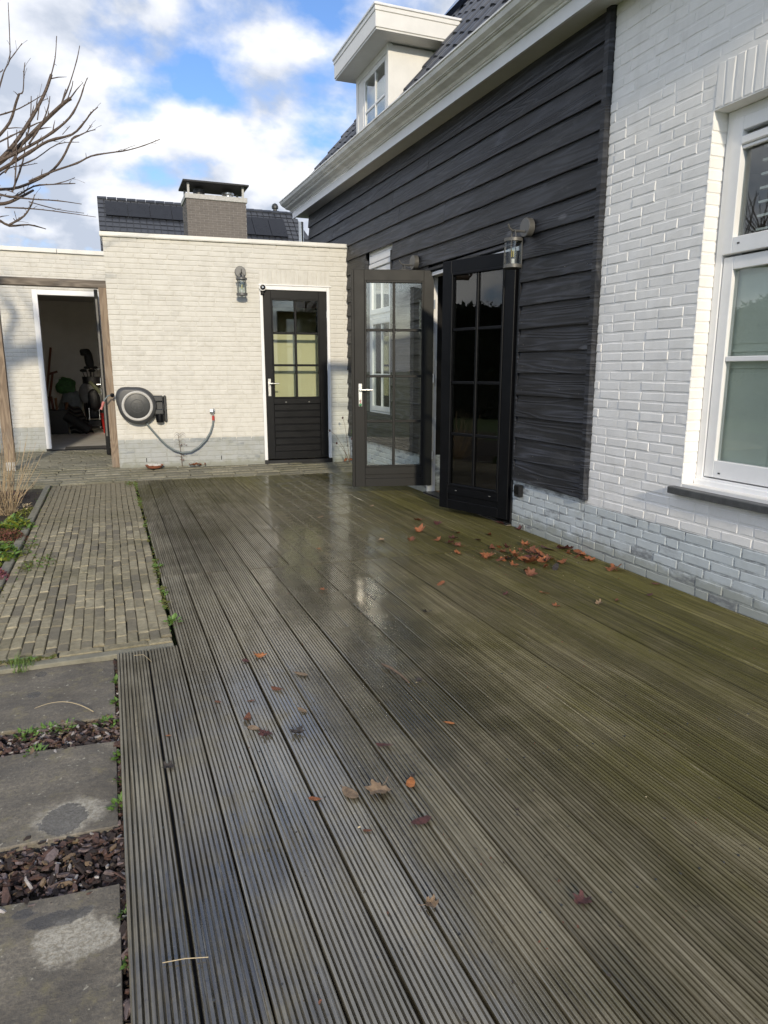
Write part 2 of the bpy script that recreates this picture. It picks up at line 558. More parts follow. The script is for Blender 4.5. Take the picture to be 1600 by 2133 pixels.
class MB:
    def __init__(s):
        s.v = []
        s.f = []
        s.mi = []

    def add(s, vs_, fs, mi=0, M=None):
        o = len(s.v)
        s.v += [tuple(M @ Vector(p)) if M is not None else tuple(p) for p in vs_]
        s.f += [tuple(i + o for i in f) for f in fs]
        s.mi += [mi] * len(fs)
        return s

    def box(s, a, b, M=None, mi=0, ch=0.):
        (x0, y0, z0), (x1, y1, z1) = [min(p, q) for p, q in zip(a, b)], [max(p, q) for p, q in zip(a, b)]
        if ch > 0:
            c = min(ch, (x1 - x0) * .45, (y1 - y0) * .45, (z1 - z0) * .45)
            vs_, idx = [], {}
            for ix, x in ((0, x0), (1, x1)):
                for iy, y in ((0, y0), (1, y1)):
                    for iz, z in ((0, z0), (1, z1)):
                        sx, sy, sz = (c if ix == 0 else -c), (c if iy == 0 else -c), (c if iz == 0 else -c)
                        for ax, p in enumerate(((x, y + sy, z + sz), (x + sx, y, z + sz), (x + sx, y + sy, z))):
                            idx[(ix, iy, iz, ax)] = len(vs_)
                            vs_.append(p)
            fs = []
            g = lambda ix, iy, iz, ax: idx[(ix, iy, iz, ax)]
            q = ((0, 0), (1, 0), (1, 1), (0, 1))
            for i in (0, 1):
                o = q if i else q[::-1]
                fs.append([g(i, j, k, 0) for j, k in o])
                fs.append([g(k, i, j, 1) for j, k in o])
                fs.append([g(j, k, i, 2) for j, k in o])
            for j in (0, 1):
                for k in (0, 1):
                    e = [g(0, j, k, 1), g(1, j, k, 1), g(1, j, k, 2), g(0, j, k, 2)]
                    fs.append(e if (j ^ k) else e[::-1])
                    e = [g(j, 0, k, 2), g(j, 1, k, 2), g(j, 1, k, 0), g(j, 0, k, 0)]
                    fs.append(e if (j ^ k) == 1 else e[::-1])
                    e = [g(j, k, 0, 0), g(j, k, 1, 0), g(j, k, 1, 1), g(j, k, 0, 1)]
                    fs.append(e if (j ^ k) else e[::-1])
            for i in (0, 1):
                for j in (0, 1):
                    for k in (0, 1):
                        t = [g(i, j, k, 0), g(i, j, k, 1), g(i, j, k, 2)]
                        fs.append(t if (i + j + k) % 2 else t[::-1])
            return s.add(vs_, fs, mi, M)
        vs_ = [(x0, y0, z0), (x1, y0, z0), (x1, y1, z0), (x0, y1, z0), (x0, y0, z1), (x1, y0, z1), (x1, y1, z1), (x0, y1, z1)]
        return s.add(vs_, [(3, 2, 1, 0), (4, 5, 6, 7), (0, 1, 5, 4), (1, 2, 6, 5), (2, 3, 7, 6), (3, 0, 4, 7)], mi, M)

    def tube(s, pts, rad, seg=8, mi=0, M=None, cap=True):
        pts = [Vector(p) for p in pts]
        if not hasattr(rad, '__len__'):
            rad = [rad] * len(pts)
        vs_, fs, up = [], [], None
        for i, p in enumerate(pts):
            d = (pts[min(i + 1, len(pts) - 1)] - pts[max(i - 1, 0)])
            d = d.normalized() if d.length > 1e-9 else Vector((0, 0, 1))
            if up is None:
                up = d.orthogonal().normalized()
            up = (up - d * up.dot(d))
            up = up.normalized() if up.length > 1e-6 else d.orthogonal().normalized()
            w = d.cross(up)
            for k in range(seg):
                a = 2 * math.pi * k / seg
                vs_.append(p + (up * math.cos(a) + w * math.sin(a)) * rad[i])
        for i in range(len(pts) - 1):
            for k in range(seg):
                a, b = i * seg + k, i * seg + (k + 1) % seg
                fs.append((a, b, b + seg, a + seg))
        if cap:
            fs.append(tuple(range(seg))[::-1])
            fs.append(tuple(range((len(pts) - 1) * seg, len(pts) * seg)))
        return s.add(vs_, fs, mi, M)

    def lathe(s, prof, seg=24, M=None, mi=0, close=True):
        """prof: (r, z) pairs round the local z axis"""
        vs_, fs = [], []
        for r, z in prof:
            for k in range(seg):
                a = 2 * math.pi * k / seg
                vs_.append((r * math.cos(a), r * math.sin(a), z))
        for i in range(len(prof) - 1):
            for k in range(seg):
                a, b = i * seg + k, i * seg + (k + 1) % seg
                fs.append((a, b, b + seg, a + seg))
        if close:
            fs.append(tuple(range(seg))[::-1])
            fs.append(tuple(range((len(prof) - 1) * seg, len(prof) * seg)))
        return s.add(vs_, fs, mi, M)

    def prism(s, poly, y0, y1, M=None, mi=0):
        """poly in (x, z), extruded along y"""
        n = len(poly)
        vs_ = [(x, y0, z) for x, z in poly] + [(x, y1, z) for x, z in poly]
        fs = [tuple(range(n)), tuple(range(n, 2 * n))[::-1]] + [(i, i + n, (i + 1) % n + n, (i + 1) % n) for i in range(n)]
        return s.add(vs_, fs, mi, M)

    def mesh(s, name, mats, smooth=False):
        me = bpy.data.meshes.new(name)
        me.from_pydata(s.v, [], s.f)
        for m in (mats if isinstance(mats, (list, tuple)) else [mats]):
            me.materials.append(MT[m])
        if any(s.mi):
            me.polygons.foreach_set('material_index', s.mi)
        if smooth:
            me.polygons.foreach_set('use_smooth', [True] * len(me.polygons))
            if hasattr(me, 'set_sharp_from_angle'):
                me.set_sharp_from_angle(angle=R(40))
        me.update()
        return me

    def build(s, name, mats, parent=None, smooth=False, **k):
        return put(name, s.mesh(name, mats, smooth), parent, **k)


def put(name, me, parent=None, loc=None, rot=None, scale=None, M=None, **k):
    o = bpy.data.objects.new(name, me)
    COL.objects.link(o)
    o.parent = parent
    if M is not None:
        o.matrix_local = M
    if loc is not None:
        o.location = loc
    if rot is not None:
        o.rotation_euler = rot
    if scale is not None:
        o.scale = scale
    for a, b in k.items():
        o[a] = b
    return o


def empty(name, loc=(0, 0, 0), rotz=0., parent=None, **k):
    o = put(name, None, parent, loc=loc, **k)
    o.rotation_euler = (0, 0, rotz)
    o.empty_display_size = .1
    return o


def T(x, y, z):
    return Matrix.Translation((x, y, z))


def copy_tree(src, parent=None):
    c = src.copy()
    COL.objects.link(c)
    c.parent = parent
    for ch in [o for o in COL.objects if o.parent == src]:
        copy_tree(ch, c)
    return c


CF = Vector((math.sin(.374) * math.cos(.2019), math.cos(.374) * math.cos(.2019), -math.sin(.2019)))
CR = Vector((math.cos(.374), -math.sin(.374), 0))
CU = CR.cross(CF)


def seen(p, marg=.03):
    """is a world point inside the photographed field of view (used only to rank pieces by how large they show)"""
    d = Vector(p) - Vector((0, 0, CAM_H))
    w = d.dot(CF)
    if w < .1:
        return False, 1e9
    return abs(d.dot(CR) / w) < .556 + marg and abs(d.dot(CU) / w) < .741 + marg, w


# ------------------------------------------------------------------ bricks
def brick_variants(n, depth, seed, ch=.006, jit=.0022):
    """unit-length (1 m) bricks lying in local x (length), z (height, unit), y- = face; scaled per object"""
    rd = random.Random(seed)
    out = []
    for _ in range(n):
        cx, cz = ch / .2, ch / .052
        j = lambda a=1.: rd.uniform(-jit, jit) * a
        # outer ring (back edge), rim and face corners with uneven edges
        ring = [(0, 0), (.5, 0), (1, 0), (1, 1), (.5, 1), (0, 1)]
        vs_ = []
        for x, z in ring:
            vs_.append((x + j(4), depth, z + j(16)))
        for x, z in ring:
            vs_.append((x + j(5), .0025 + j(.25), z + j(20)))
        for x, z in ring:
            xx = x + (cx if x < .4 else -cx if x > .6 else 0)
            vs_.append((xx + j(6), j(.45), (cz if z < .5 else 1 - cz) + j(18)))
        fs = []
        for k in range(6):
            k2 = (k + 1) % 6
            fs.append((k, k2, k2 + 6, k + 6))
            fs.append((k + 6, k2 + 6, k2 + 12, k + 12))
        fs += [(12, 13, 16, 17), (13, 14, 15, 16)]
        out.append((vs_, fs))
    return out


def lay_bricks(u0, u1, z0, course, rows, opens, rd, L=.192, H=.091, joint=.0105):
    """irregular bond; returns rects (ua, ub, za, zb), cut at openings"""
    res = []
    for r in range(rows):
        za, zb = z0 + r * course, z0 + (r + 1) * course - joint
        spans = [(u0, u1)]
        for a, b, c, d in opens:
            if za < d - .02 and zb > c + .02:
                new = []
                for s_, e_ in spans:
                    if b <= s_ or a >= e_:
                        new.append((s_, e_))
                    else:
                        if a - s_ > .03:
                            new.append((s_, a))
                        if e_ - b > .03:
                            new.append((b, e_))
                spans = new
        for s_, e_ in spans:
            u = s_ - (rd.choice((0, .055, .11, .16)) if s_ == u0 else rd.choice((0, 0, .11)))
            while u < e_ - .02:
                ln = L if rd.random() > .2 else H
                a, b = max(u, s_), min(u + ln, e_)
                if e_ - (u + ln + joint) < .05:
                    b = e_
                    u = e_
                if b - a > .025:
                    res.append((a, b, za, zb))
                u += ln + joint
    return res


def brick_wall(parent, rects, frame, matname, variants, tag, limit=300, name='brick'):
    """frame: function (u, z) -> world matrix whose x runs along the wall and -y faces out; parent is the wall part"""
    rd = random.Random(tag)
    inv = parent.matrix_world.inverted() if False else None
    rank = []
    for q in rects:
        c = frame((q[0] + q[1]) / 2, (q[2] + q[3]) / 2) @ Vector((0, 0, 0))
        s_, w = seen(WM(parent) @ c)
        rank.append((not s_, w, q))
    rank.sort(key=lambda t: (t[0], t[1]))
    meshes = []
    for i, (vs_, fs) in enumerate(variants):
        meshes.append(MB().add(vs_, fs).mesh(name, matname))
    rest = MB()
    for i, (hid, w, q) in enumerate(rank):
        k = rd.randrange(len(variants))
        sx = q[1] - q[0]
        sz = q[3] - q[2]
        dep = rd.uniform(-.0015, .0015)
        M = frame(q[0], q[2]) @ T(0, dep, 0) @ Matrix.Diagonal((sx, 1, sz, 1))
        if i < limit and not hid:
            put(name, meshes[k], parent, M=M)
        else:
            rest.add(*variants[k], 0, M)
    if rest.v:
        rest.build(name + '_field', matname, parent, kind='stuff')


def WM(o):
    M = Matrix.Identity(4)
    while o is not None:
        M = Matrix.LocRotScale(o.location, o.rotation_euler, o.scale) @ M
        o = o.parent
    return M


XW = 3.132           # outer face of the house wall


def fan(y, z):       # the eaves rise very slightly towards the far gable
    return z + max(0, y - 4) * .0065 * max(0, z - .4)


# ------------------------------------------------------------------ ground, deck, path, paving (setting)
g = MB()
g.add([(-900, -900, -.14), (900, -900, -.14), (900, 900, -.14), (-900, 900, -.14)], [(0, 1, 2, 3)])
g.build('ground', 'lawn', kind='structure')
MB().box((-.9, .2, -.3), (-.045, 3.3, -.075)).build('planting_bed', 'soil', kind='structure')
MB().box((-4.2, 3.55, -.3), (-.72, 8.80, -.045)).build('garden_bed', 'soil', kind='structure')

# deck
PITCH, X0 = .14, -.0543
deck = MB().box((-.03, .3, -.16), (.22, 3.26, -.045)).box((.24, .3, -.16), (3.12, 8.42, -.045)).build('deck', 'roof_board', kind='structure', label='wet grooved timber deck with green algae along the house', )


def board_mesh(wid, flats=10):
    prof = [(0, -.028), (0, -.006), (.0015, -.002), (.004, 0)]
    gw = .0050
    fw = (wid - (flats - 1) * gw) / flats
    x = 0
    for i in range(flats):
        x1 = x + fw
        if i < flats - 1:
            prof += [(x1 - .0008, 0), (x1, -.0009), (x1 + .0004, -.0115), (x1 + gw / 2, -.0105), (x1 + gw - .0004, -.0115), (x1 + gw, -.0009), (x1 + gw + .0008, 0)]
        x = x1 + gw
    prof += [(wid - .004, 0), (wid - .0015, -.002), (wid, -.006), (wid, -.028)]
    n = len(prof)
    segs = 26
    vs_, fs = [], []
    gk = [rd.uniform(0, 50) for _ in range(flats + 1)]
    for k in range(segs + 1):
        for i, (px, pz) in enumerate(prof):
            if -.012 < pz < -.003 and 3 < i < n - 4:
                q = gk[int((i - 4) // 7)]
                pz *= .78 + .55 * mnoise.noise((q, k * .45, 0)) + .25 * mnoise.noise((q, k * 2.3, 4))
            vs_.append((px, k / segs, pz))
    for k in range(segs):
        for i in range(n - 1):
            a = k * n + i
            fs.append((a, a + 1, a + 1 + n, a + n))
    fs.append(tuple(range(n))[::-1])
    fs.append(tuple(range(segs * n, segs * n + n)))
    return vs_, fs


rd = random.Random(3)
nb = int((XW - X0) / PITCH) + 1
for i in range(nb):
    x = X0 + i * PITCH
    wid = min(.1335 + rd.uniform(-.0015, .0015), XW - .008 - x)
    if wid < .03:
        continue
    yf = 8.758 - .10 * (x - .229)
    parts = [(.25, 3.287)] if i < 2 else [(.25, 4.50 - .065 * (x - .24) + rd.uniform(-.006, .006)), (4.507 - .065 * (x - .24), yf + rd.uniform(-.01, .01))]
    for (ya, yb) in parts:
        vs_, fs = board_mesh(wid)
        ln = yb - ya
        bow, tw = rd.uniform(-.002, .002), rd.uniform(-.0012, .0012)
        dz, ph = rd.uniform(-.0012, .0012), rd.uniform(0, 6)
        vs2 = []
        for (px, t, pz) in vs_:
            vs2.append((x + px + bow * math.sin(math.pi * t) + .0009 * math.sin(ph + 5 * t), ya + t * ln, pz + dz + tw * math.sin(2.4 * t * 3 + ph) * (px / wid - .5) * 2))
        MB().add(vs2, fs).build('board', 'deck_timber', deck)

scr_ = MB()
for i in range(nb):
    for yj in (.62, 1.25, 1.88, 2.5, 3.12, 3.75, 4.44, 4.57, 5.2, 5.85, 6.5, 7.1, 7.7, 8.3):
        if i < 2 and yj > 3.2:
            continue
        for o_ in (.028, .106):
            x_ = X0 + i * PITCH + o_ + rd.uniform(-.003, .003)
            if x_ < XW - .02 and rd.random() < .93:
                scr_.lathe([(.0001, .0004), (.0032, .0006), (.0036, -.002)], 8, T(x_, yj - .05 * (x_ - .3) + rd.uniform(-.008, .008), -.0002))
scr_.build('screw_heads', 'dark_plastic', deck, kind='stuff')

# brick path
path = MB().box((-.70, 3.28, -.2), (.205, 8.80, -.036)).build('path', 'sand', kind='structure')
prot = []
rdp = random.Random(11)
for k in range(9):
    m = MB().box((0, 0, -.05), (1, 1, 0))
    ch = .09
    vs_, fs = [], []
    j = lambda a: rdp.uniform(-a, a)
    for x, y in ((0, 0), (1, 0), (1, 1), (0, 1)):
        vs_.append((x, y, -.05))
    for x, y in ((0, 0), (1, 0), (1, 1), (0, 1)):
        vs_.append((x + j(.03), y + j(.02), -.006))
    for x, y in ((.08, .05), (.92, .05), (.92, .95), (.08, .95)):
        vs_.append((x + j(.035), y + j(.02), j(.0012)))
    for q in range(4):
        q2 = (q + 1) % 4
        fs += [(q, q2, q2 + 4, q + 4), (q + 4, q2 + 4, q2 + 8, q + 8)]
    fs.append((8, 9, 10, 11))
    prot.append((vs_, fs))
pmesh = [MB().add(*q).mesh('paver', 'path_paver') for q in prot]
pav = []
CP = .0527
for c in range(17):
    x = -.69 + c * CP
    y = 3.43 + rdp.uniform(0, .15)
    yend = 8.74
    y0 = 3.43
    first = True
    while y < yend:
        ln = rdp.choice((.198, .198, .17, .15, .102))
        a = y0 if first else y
        b = min(y + ln, yend) if not first else y
        first = False
        if b - a > .03:
            pav.append((x, a, b))
        y = b + .007
pav.sort(key=lambda t: t[1] + (9 if not seen((t[0], t[1], 0), .05)[0] else 0))
rest = MB()
for i, (x, a, b) in enumerate(pav):
    k = rdp.randrange(len(prot))
    wob = .004 * mnoise.noise((x * 2.3, a * 1.7, 5.1)) + rdp.uniform(-.0015, .0015) - .008
    wx = .008 * mnoise.noise((a * .9, x * 3, 2.2))
    M = T(x + wx, a, wob) @ Matrix.Rotation(rdp.uniform(-.012, .012), 4, 'Z') @ Matrix.Rotation(rdp.uniform(-.02, .02), 4, 'Y') @ Matrix.Diagonal((CP - .0025, b - a, 1, 1))
    if i < 300:
        put('paver', pmesh[k], path, M=M)
    else:
        rest.add(*prot[k], 0, M)
rest.build('paver_field', 'path_paver', path, kind='stuff')
# border course and edging of the path
x = -.72
while x < .2:
    ln = min(.198, .20 - x)
    put('border_paver', pmesh[rdp.randrange(9)], path, M=T(x, 3.372, -.006 + rdp.uniform(-.002, .002)) @ Matrix.Diagonal((ln, .052, 1, 1)))
    x += ln + .005
MB().box((-1.6, 3.305, -.2), (.205, 3.362, -.010), ch=.004).build('edging', 'kerb_concrete', path)
y = 3.45
while y < 8.7:
    MB().box((-.765, y, -.2), (-.703, min(y + .995, 8.76), .002 + rdp.uniform(-.004, .004)), ch=.006).build('edging', 'kerb_concrete', path)
    y += 1.0

# paved strip in front of the garage, rising gently to the doors
strip = MB().add([(-6, 8.45, -.05), (3.125, 8.45, -.05), (3.125, 12.2, .055), (-6, 12.2, .055), (-6, 8.45, -.2), (3.125, 8.45, -.2), (3.125, 12.2, -.2), (-6, 12.2, -.2)], [(0, 1, 2, 3), (0, 4, 5, 1), (7, 6, 2, 3), (0, 3, 7, 4), (1, 5, 6, 2)]).build('pavement', 'sand', kind='structure')


def strip_z(y):
    return .0 + max(0, min(1, (y - 8.7) / 1.0)) * .066


sp = []
row = 0
y = 8.46
while y < 12.0:
    x = -4.2 + rdp.uniform(0, .2)
    while x < 3.1:
        ln = rdp.uniform(.26, .31)
        x1 = min(x + ln, 3.12)
        yfront = 8.765 - .10 * (x - .229) if x > .2 else 8.80
        if y > yfront and not (y > 9.6 and x > .1):
            sp.append((x, x1, y, y + .143))
        elif y + .143 > yfront + .03 and y <= yfront and not (y > 9.6 and x > .1):
            sp.append((x, x1, yfront, y + .143))
        x = x1 + .006
    y += .149
sp.sort(key=lambda t: (not seen((t[0], t[2], 0), .02)[0], t[2]))
smesh = [MB().add([(a, b, c) for a, b, c in q[0]], q[1]).mesh('paver', 'strip_paver') for q in prot]
rest = MB()
for i, (x, x1, a, b) in enumerate(sp):
    k = rdp.randrange(len(prot))
    M = T(x, a, strip_z(a) - .003 + rdp.uniform(-.002, .002)) @ Matrix.Rotation(rdp.uniform(-.006, .006), 4, 'X') @ Matrix.Diagonal((x1 - x, b - a - .006, 1, 1))
    if i < 300:
        put('paver', smesh[k], strip, M=M)
    else:
        rest.add(*prot[k], 0, M)
if rest.v:
    rest.build('paver_field', 'strip_paver', strip, kind='stuff')

# ------------------------------------------------------------------ the house
house = empty('house', (XW, 4, 0), label='white painted brick house with black timber cladding, tiled roof and dormer', category='house')
HI = T(-XW, -4, 0)


def hp(o):           # parent to the house while keeping world coordinates
    o.parent = house
    o.matrix_local = HI @ o.matrix_local
    return o


# structural wall behind bricks and planks (with openings)
DO = (4.985, 6.70, 0.0, 2.275)     # french door opening (y0, y1, z0, z1)
WR = (1.86, 3.135, .640, 2.665)    # right window
WF = (7.735, 8.56, .74, 2.745)     # far window
sw = MB()
xa, xb = XW + .0026, XW + .30


def wall_slab(mb, x0, x1, y0, y1, z0, z1, opens):
    ys = sorted({y0, y1, *[o[0] for o in opens], *[o[1] for o in opens]})
    for a, b in zip(ys[:-1], ys[1:]):
        cuts = sorted([(o[2], o[3]) for o in opens if o[0] <= a and o[1] >= b])
        z = z0
        for c, d in cuts:
            if c > z:
                mb.box((x0, a, z), (x1, b, c))
            z = max(z, d)
        if z < z1:
            mb.box((x0, a, z), (x1, b, z1))


wall_slab(sw, xa, xb, .9, 4.02, .362, 3.56, [WR])
wall = hp(sw.build('wall', 'white_brick'))
sw2 = MB()
wall_slab(sw2, XW + .035, xb, 4.02, 11.2, .41, 3.70, [DO, WF])
inner_wall = hp(sw2.build('inner_wall', 'black_frame'))
sw3 = MB()
wall_slab(sw3, xa, xb, .9, 4.021, -.1, .3615, [])
wall_slab(sw3, xa, xb, 4.021, 9.6, -.1, .409, [DO])
plinth = hp(sw3.build('plinth', 'grey_brick'))


def hframe(u, z):    # u = y along the wall; local x -> +y, outward (-y local) -> -x world ; relative to a house part
    return HI2 @ T(XW, u, z) @ Matrix(((0, 1, 0, 0), (1, 0, 0, 0), (0, 0, 1, 0), (0, 0, 0, 1)))


HI2 = Matrix.Identity(4)
rb = random.Random(21)
VW = brick_variants(24, .02, 5, ch=.0038, jit=.0026)
white = lay_bricks(.95, 4.00, .367, .0622, 51, [WR, (1.86, 3.135, 2.665, 2.90)], rb)


def mirror_fix(vs_fs):
    # hframe mirrors handedness, so flip face winding
    return [(v, [tuple(reversed(f)) for f in fs]) for v, fs in vs_fs]


VWm = mirror_fix(VW)
brick_wall(wall, white, hframe, 'white_brick', VWm, 1)
grey = lay_bricks(.95, 4.02, -.008, .0622, 6, [], rb) + lay_bricks(4.031, DO[0], -.008, .0622, 6, [], rb)
brick_wall(plinth, grey, hframe, 'grey_brick', VWm, 2)
greyf = lay_bricks(DO[1] + .01, 9.3, -.008, .0622, 6, [], rb)
brick_wall(plinth, greyf, hframe, 'grey_brick', VWm, 3, limit=120)
# soldier lintel above the right window
sv = MB().add(*VWm[0]).mesh('lintel_brick', 'white_brick')
y = 3.135 - .0545
k = 0
while y > 1.5:
    me = MB().add(*VWm[k % 24]).mesh('lintel_brick', 'white_brick') if k < 6 else bpy.data.meshes['lintel_brick.%03d' % (1 + k % 5)]
    put('lintel_brick', me, wall, M=T(XW - .001, y, 2.672) @ Matrix(((0, 1, 0, 0), (0, 0, 1, 0), (1, 0, 0, 0), (0, 0, 0, 1))) @ Matrix.Diagonal((.218, 1, .0505, 1)))
    y -= .062
    k += 1
# reveal of the window: header bricks turned into the opening
for r in range(32):
    z = .640 + r * .0622
    if z < 2.63:
        MB().box((XW - .0005, 3.1305 + rb.uniform(-.001, .001), z), (XW + .105, 3.142, min(z + .0535, 2.66)), ch=.004).build('reveal_brick', 'white_brick', wall)

# window frame in brick wall
win = empty('window', parent=house, label='white sash window with roller blind box')
win.matrix_local = HI


def frame_y(mb, x0, x1, y0, y1, z0, z1, t, tb=None, ch=.003):
    """rectangular frame in a wall running along y"""
    tb = tb or t
    mb.box((x0, y0, z0), (x1, y0 + t, z1), ch=ch)
    mb.box((x0, y1 - t, z0), (x1, y1, z1), ch=ch)
    mb.box((x0 + .0004, y0 + t, z1 - t), (x1 - .0004, y1 - t, z1), ch=ch)
    mb.box((x0 + .0004, y0 + t, z0), (x1 - .0004, y1 - t, z0 + tb), ch=ch)


m = MB()
frame_y(m, XW + .10, XW + .17, WR[0] + .0, 3.130, .642, 2.664, .048, .04)
m.box((XW + .085, 1.9, .634), (XW + .14, 3.128, .668), ch=.004)
m.build('frame', 'white_paint', win)
m = MB()
frame_y(m, XW + .083, XW + .135, 1.96, 3.076, 1.925, 2.612, .068, .085)
m.build('sash', 'white_paint', win)
m = MB()
frame_y(m, XW + .105, XW + .155, 1.96, 3.076, .69, 1.912, .068, .10)
m.box((XW + .112, 2.03, 1.350), (XW + .148, 3.006, 1.378), ch=.003)
m.build('sash', 'white_paint', win)
MB().box((XW + .118, 2.03, 2.012), (XW + .124, 3.006, 2.54)).build('pane', 'window_glass', win)
MB().box((XW + .128, 2.03, .792), (XW + .134, 3.006, 1.349)).build('pane', 'window_glass', win)
MB().box((XW + .128, 2.03, 1.379), (XW + .134, 3.006, 1.842)).build('pane', 'window_glass', win)
MB().box((XW + .080, 2.0, 2.472), (XW + .117, 3.012, 2.515), ch=.006).box((XW + .092, 2.0, 2.452), (XW + .116, 3.012, 2.470), ch=.004).build('ventilation_bar', 'white_paint', win)
for z in (2.0, .745):
    MB().box((XW + (.0815 if z > 1 else .1035), 2.96, z - .03), (XW + (.084 if z > 1 else .106), 2.975, z - .022)).build('drain_slot', 'black_frame', win)
bl = MB()
for q in range(7):
    bl.box((XW + .19, 2.0, 2.04 + q * .07), (XW + .215, 2.96, 2.052 + q * .07))
bl.build('blind_slats', 'blind', win)
sl = MB().box((XW - .055, 1.75, .581), (XW + .10, 3.190, .6215), ch=.004)
sl.build('sill', 'sill_stone', win)

# cladding
ZL = [.399, .577, .755, .927, 1.103, 1.276, 1.443, 1.62, 1.795, 1.972, 2.144, 2.313, 2.486, 2.666, 2.844, 3.019, 3.198, 3.363, 3.56]
clad = hp(MB().box((XW + .02, 4.0, .405), (XW + .034, 4.96, 3.56)).box((XW + .02, 6.73, .405), (XW + .034, 7.70, 3.6)).build('cladding', 'black_frame'))
rc = random.Random(5)


def plank(ya, yb, za, zb):
    n = max(2, int((yb - ya) / .12))
    ph = rc.uniform(0, 9)
    vs_ = []
    for k in range(n + 1):
        y = ya + (yb - ya) * k / n
        wv = .0045 * mnoise.noise((y * 1.7, za * 9, ph)) + .002 * mnoise.noise((y * 6, za * 9, ph))
        b, t = fan(y, za) + wv, fan(y, zb) + .012
        pr = .001 * mnoise.noise((y * 2, za * 7, ph + 3))
        for (dx, z) in ((-.024 + pr, b), (-.0255 + pr, b + .004), (-.003, t), (.016, t), (.004, b + .001)):
            vs_.append((XW + dx, y, z))
    fs = []
    for k in range(n):
        for q in range(5):
            q2 = (q + 1) % 5
            fs.append((k * 5 + q, k * 5 + q2, k * 5 + 5 + q2, k * 5 + 5 + q))
    fs += [(4, 3, 2, 1, 0), tuple(range(n * 5, n * 5 + 5))]
    MB().add(vs_, fs).build('plank', 'black_timber', clad)


nails = MB()
for r in range(len(ZL) - 1):
    za, zb = ZL[r], ZL[r + 1]
    spans = [(4.06, 11.2)]
    for (a, b, c, d) in ((4.962, 6.725, 0, 2.30), (7.705, 8.585, .72, 2.63)):
        if za < d - .02 and zb > c + .05:
            spans = [q for s_, e_ in spans for q in ((s_, min(e_, a)), (max(s_, b), e_)) if q[1] - q[0] > .05]
    for s_, e_ in spans:
        y = s_
        while y < e_ - .02:
            ln = rc.uniform(2.2, 3.9)
            b = min(y + ln, e_)
            if e_ - b < .5:
                b = e_
            plank(y + .002, b - .002, za, zb)
            for e in (y + rc.uniform(.04, .09), b - rc.uniform(.04, .09), y + (b - y) * rc.uniform(.3, .7)):
                if rc.random() < .35:
                    continue
                nails.lathe([(.0001, .003), (.0032, .002), (.0035, -.002)], 6, T(XW - .0215, e, fan(e, za) + rc.uniform(.03, .06)) @ Matrix.Rotation(-math.pi / 2, 4, 'Y'))
            y = b
nails.build('nail_heads', 'lamp_grey', clad, kind='stuff')
# plank end trim next to the white bricks
tr = MB()
n = 40
vs_, fs = [], []
for k in range(n + 1):
    z = .392 + (3.55 - .392) * k / n
    e = .004 * mnoise.noise((3.3, z * 14, 1.)) + .003 * mnoise.noise((1.3, z * 40, 4.))
    for (x, y) in ((XW - .034, 4.052), (XW - .034, 4.008), (XW - .014, 3.992 + e), (XW + .02, 3.990 + e), (XW + .02, 4.052)):
        vs_.append((x, y, z))
for k in range(n):
    for q in range(5):
        q2 = (q + 1) % 5
        fs.append((k * 5 + q2, k * 5 + q, k * 5 + 5 + q, k * 5 + 5 + q2))
fs += [(0, 1, 2, 3, 4), tuple(range(n * 5, n * 5 + 5))[::-1]]
tr.add(vs_, fs).build('trim', 'black_timber', clad)
MB().box((XW - .02, 4.955, .40), (XW + .02, 4.975, 2.30), ch=.003).build('trim', 'black_timber', clad)
MB().box((XW - .02, 6.712, .40), (XW + .02, 6.734, 2.30), ch=.003).build('trim', 'black_timber', clad)
MB().box((XW - .03, 4.95, 2.285), (XW + .03, 6.74, 2.315), ch=.003).build('trim', 'black_timber', clad)

# eaves: soffit, fascia, ogee gutter
XF = 2.925


def run(prof, y0, y1, name, matname, steps=14):
    vs_, fs = [], []
    n = len(prof)
    for k in range(steps + 1):
        y = y0 + (y1 - y0) * k / steps
        for x, z in prof:
            vs_.append((x, y, fan(y, z)))
    for k in range(steps):
        for q in range(n):
            q2 = (q + 1) % n
            fs.append((k * n + q, k * n + q2, k * n + n + q2, k * n + n + q))
    fs += [tuple(range(n))[::-1], tuple(range(steps * n, steps * n + n))]
    return hp(MB().add(vs_, fs).build(name, matname))


run([(XF + .012, 3.535), (XW + .1, 3.535), (XW + .1, 3.56), (XF + .012, 3.56)], .9, 11.42, 'soffit', 'soffit_paint')
run([(XF, 3.515), (XF + .022, 3.515), (XF + .022, 3.605), (XF, 3.605)], .9, 11.44, 'fascia', 'fascia_paint')
run([(XF - .001, 3.606), (XF - .018, 3.606), (XF - .018, 3.618), (XF - .030, 3.618), (XF - .036, 3.624), (XF - .042, 3.634), (XF - .060, 3.639), (XF - .085, 3.641), (XF - .108, 3.648), (XF - .118, 3.660), (XF - .120, 3.668), (XF - .136, 3.668), (XF - .136, 3.678), (XF - .160, 3.684), (XF - .184, 3.700), (XF - .196, 3.724), (XF - .196, 3.733), (XF - .208, 3.733), (XF - .208, 3.745), (XF - .196, 3.747), (XF - .19, 3.735), (XF - .17, 3.70), (XF - .15, 3.675), (XF - .004, 3.672)], .9, 11.46, 'gutter', 'gutter_zinc')
pp = MB().tube([(XF + .10, 11.30, 3.6), (XF + .10, 11.30, 2.8)], .04, 12)
pp.tube([(XF + .10, 11.30, 2.99), (XF + .10, 11.30, 2.96)], .046, 12)
hp(pp.build('downpipe', 'steel', smooth=True))

# roof: slab, tiles
SL = R(49)


def roof_pt(y, s):   # s = metres up the slope
    return (2.825 + s * math.cos(SL), y, fan(y, 3.655) + s * math.sin(SL))


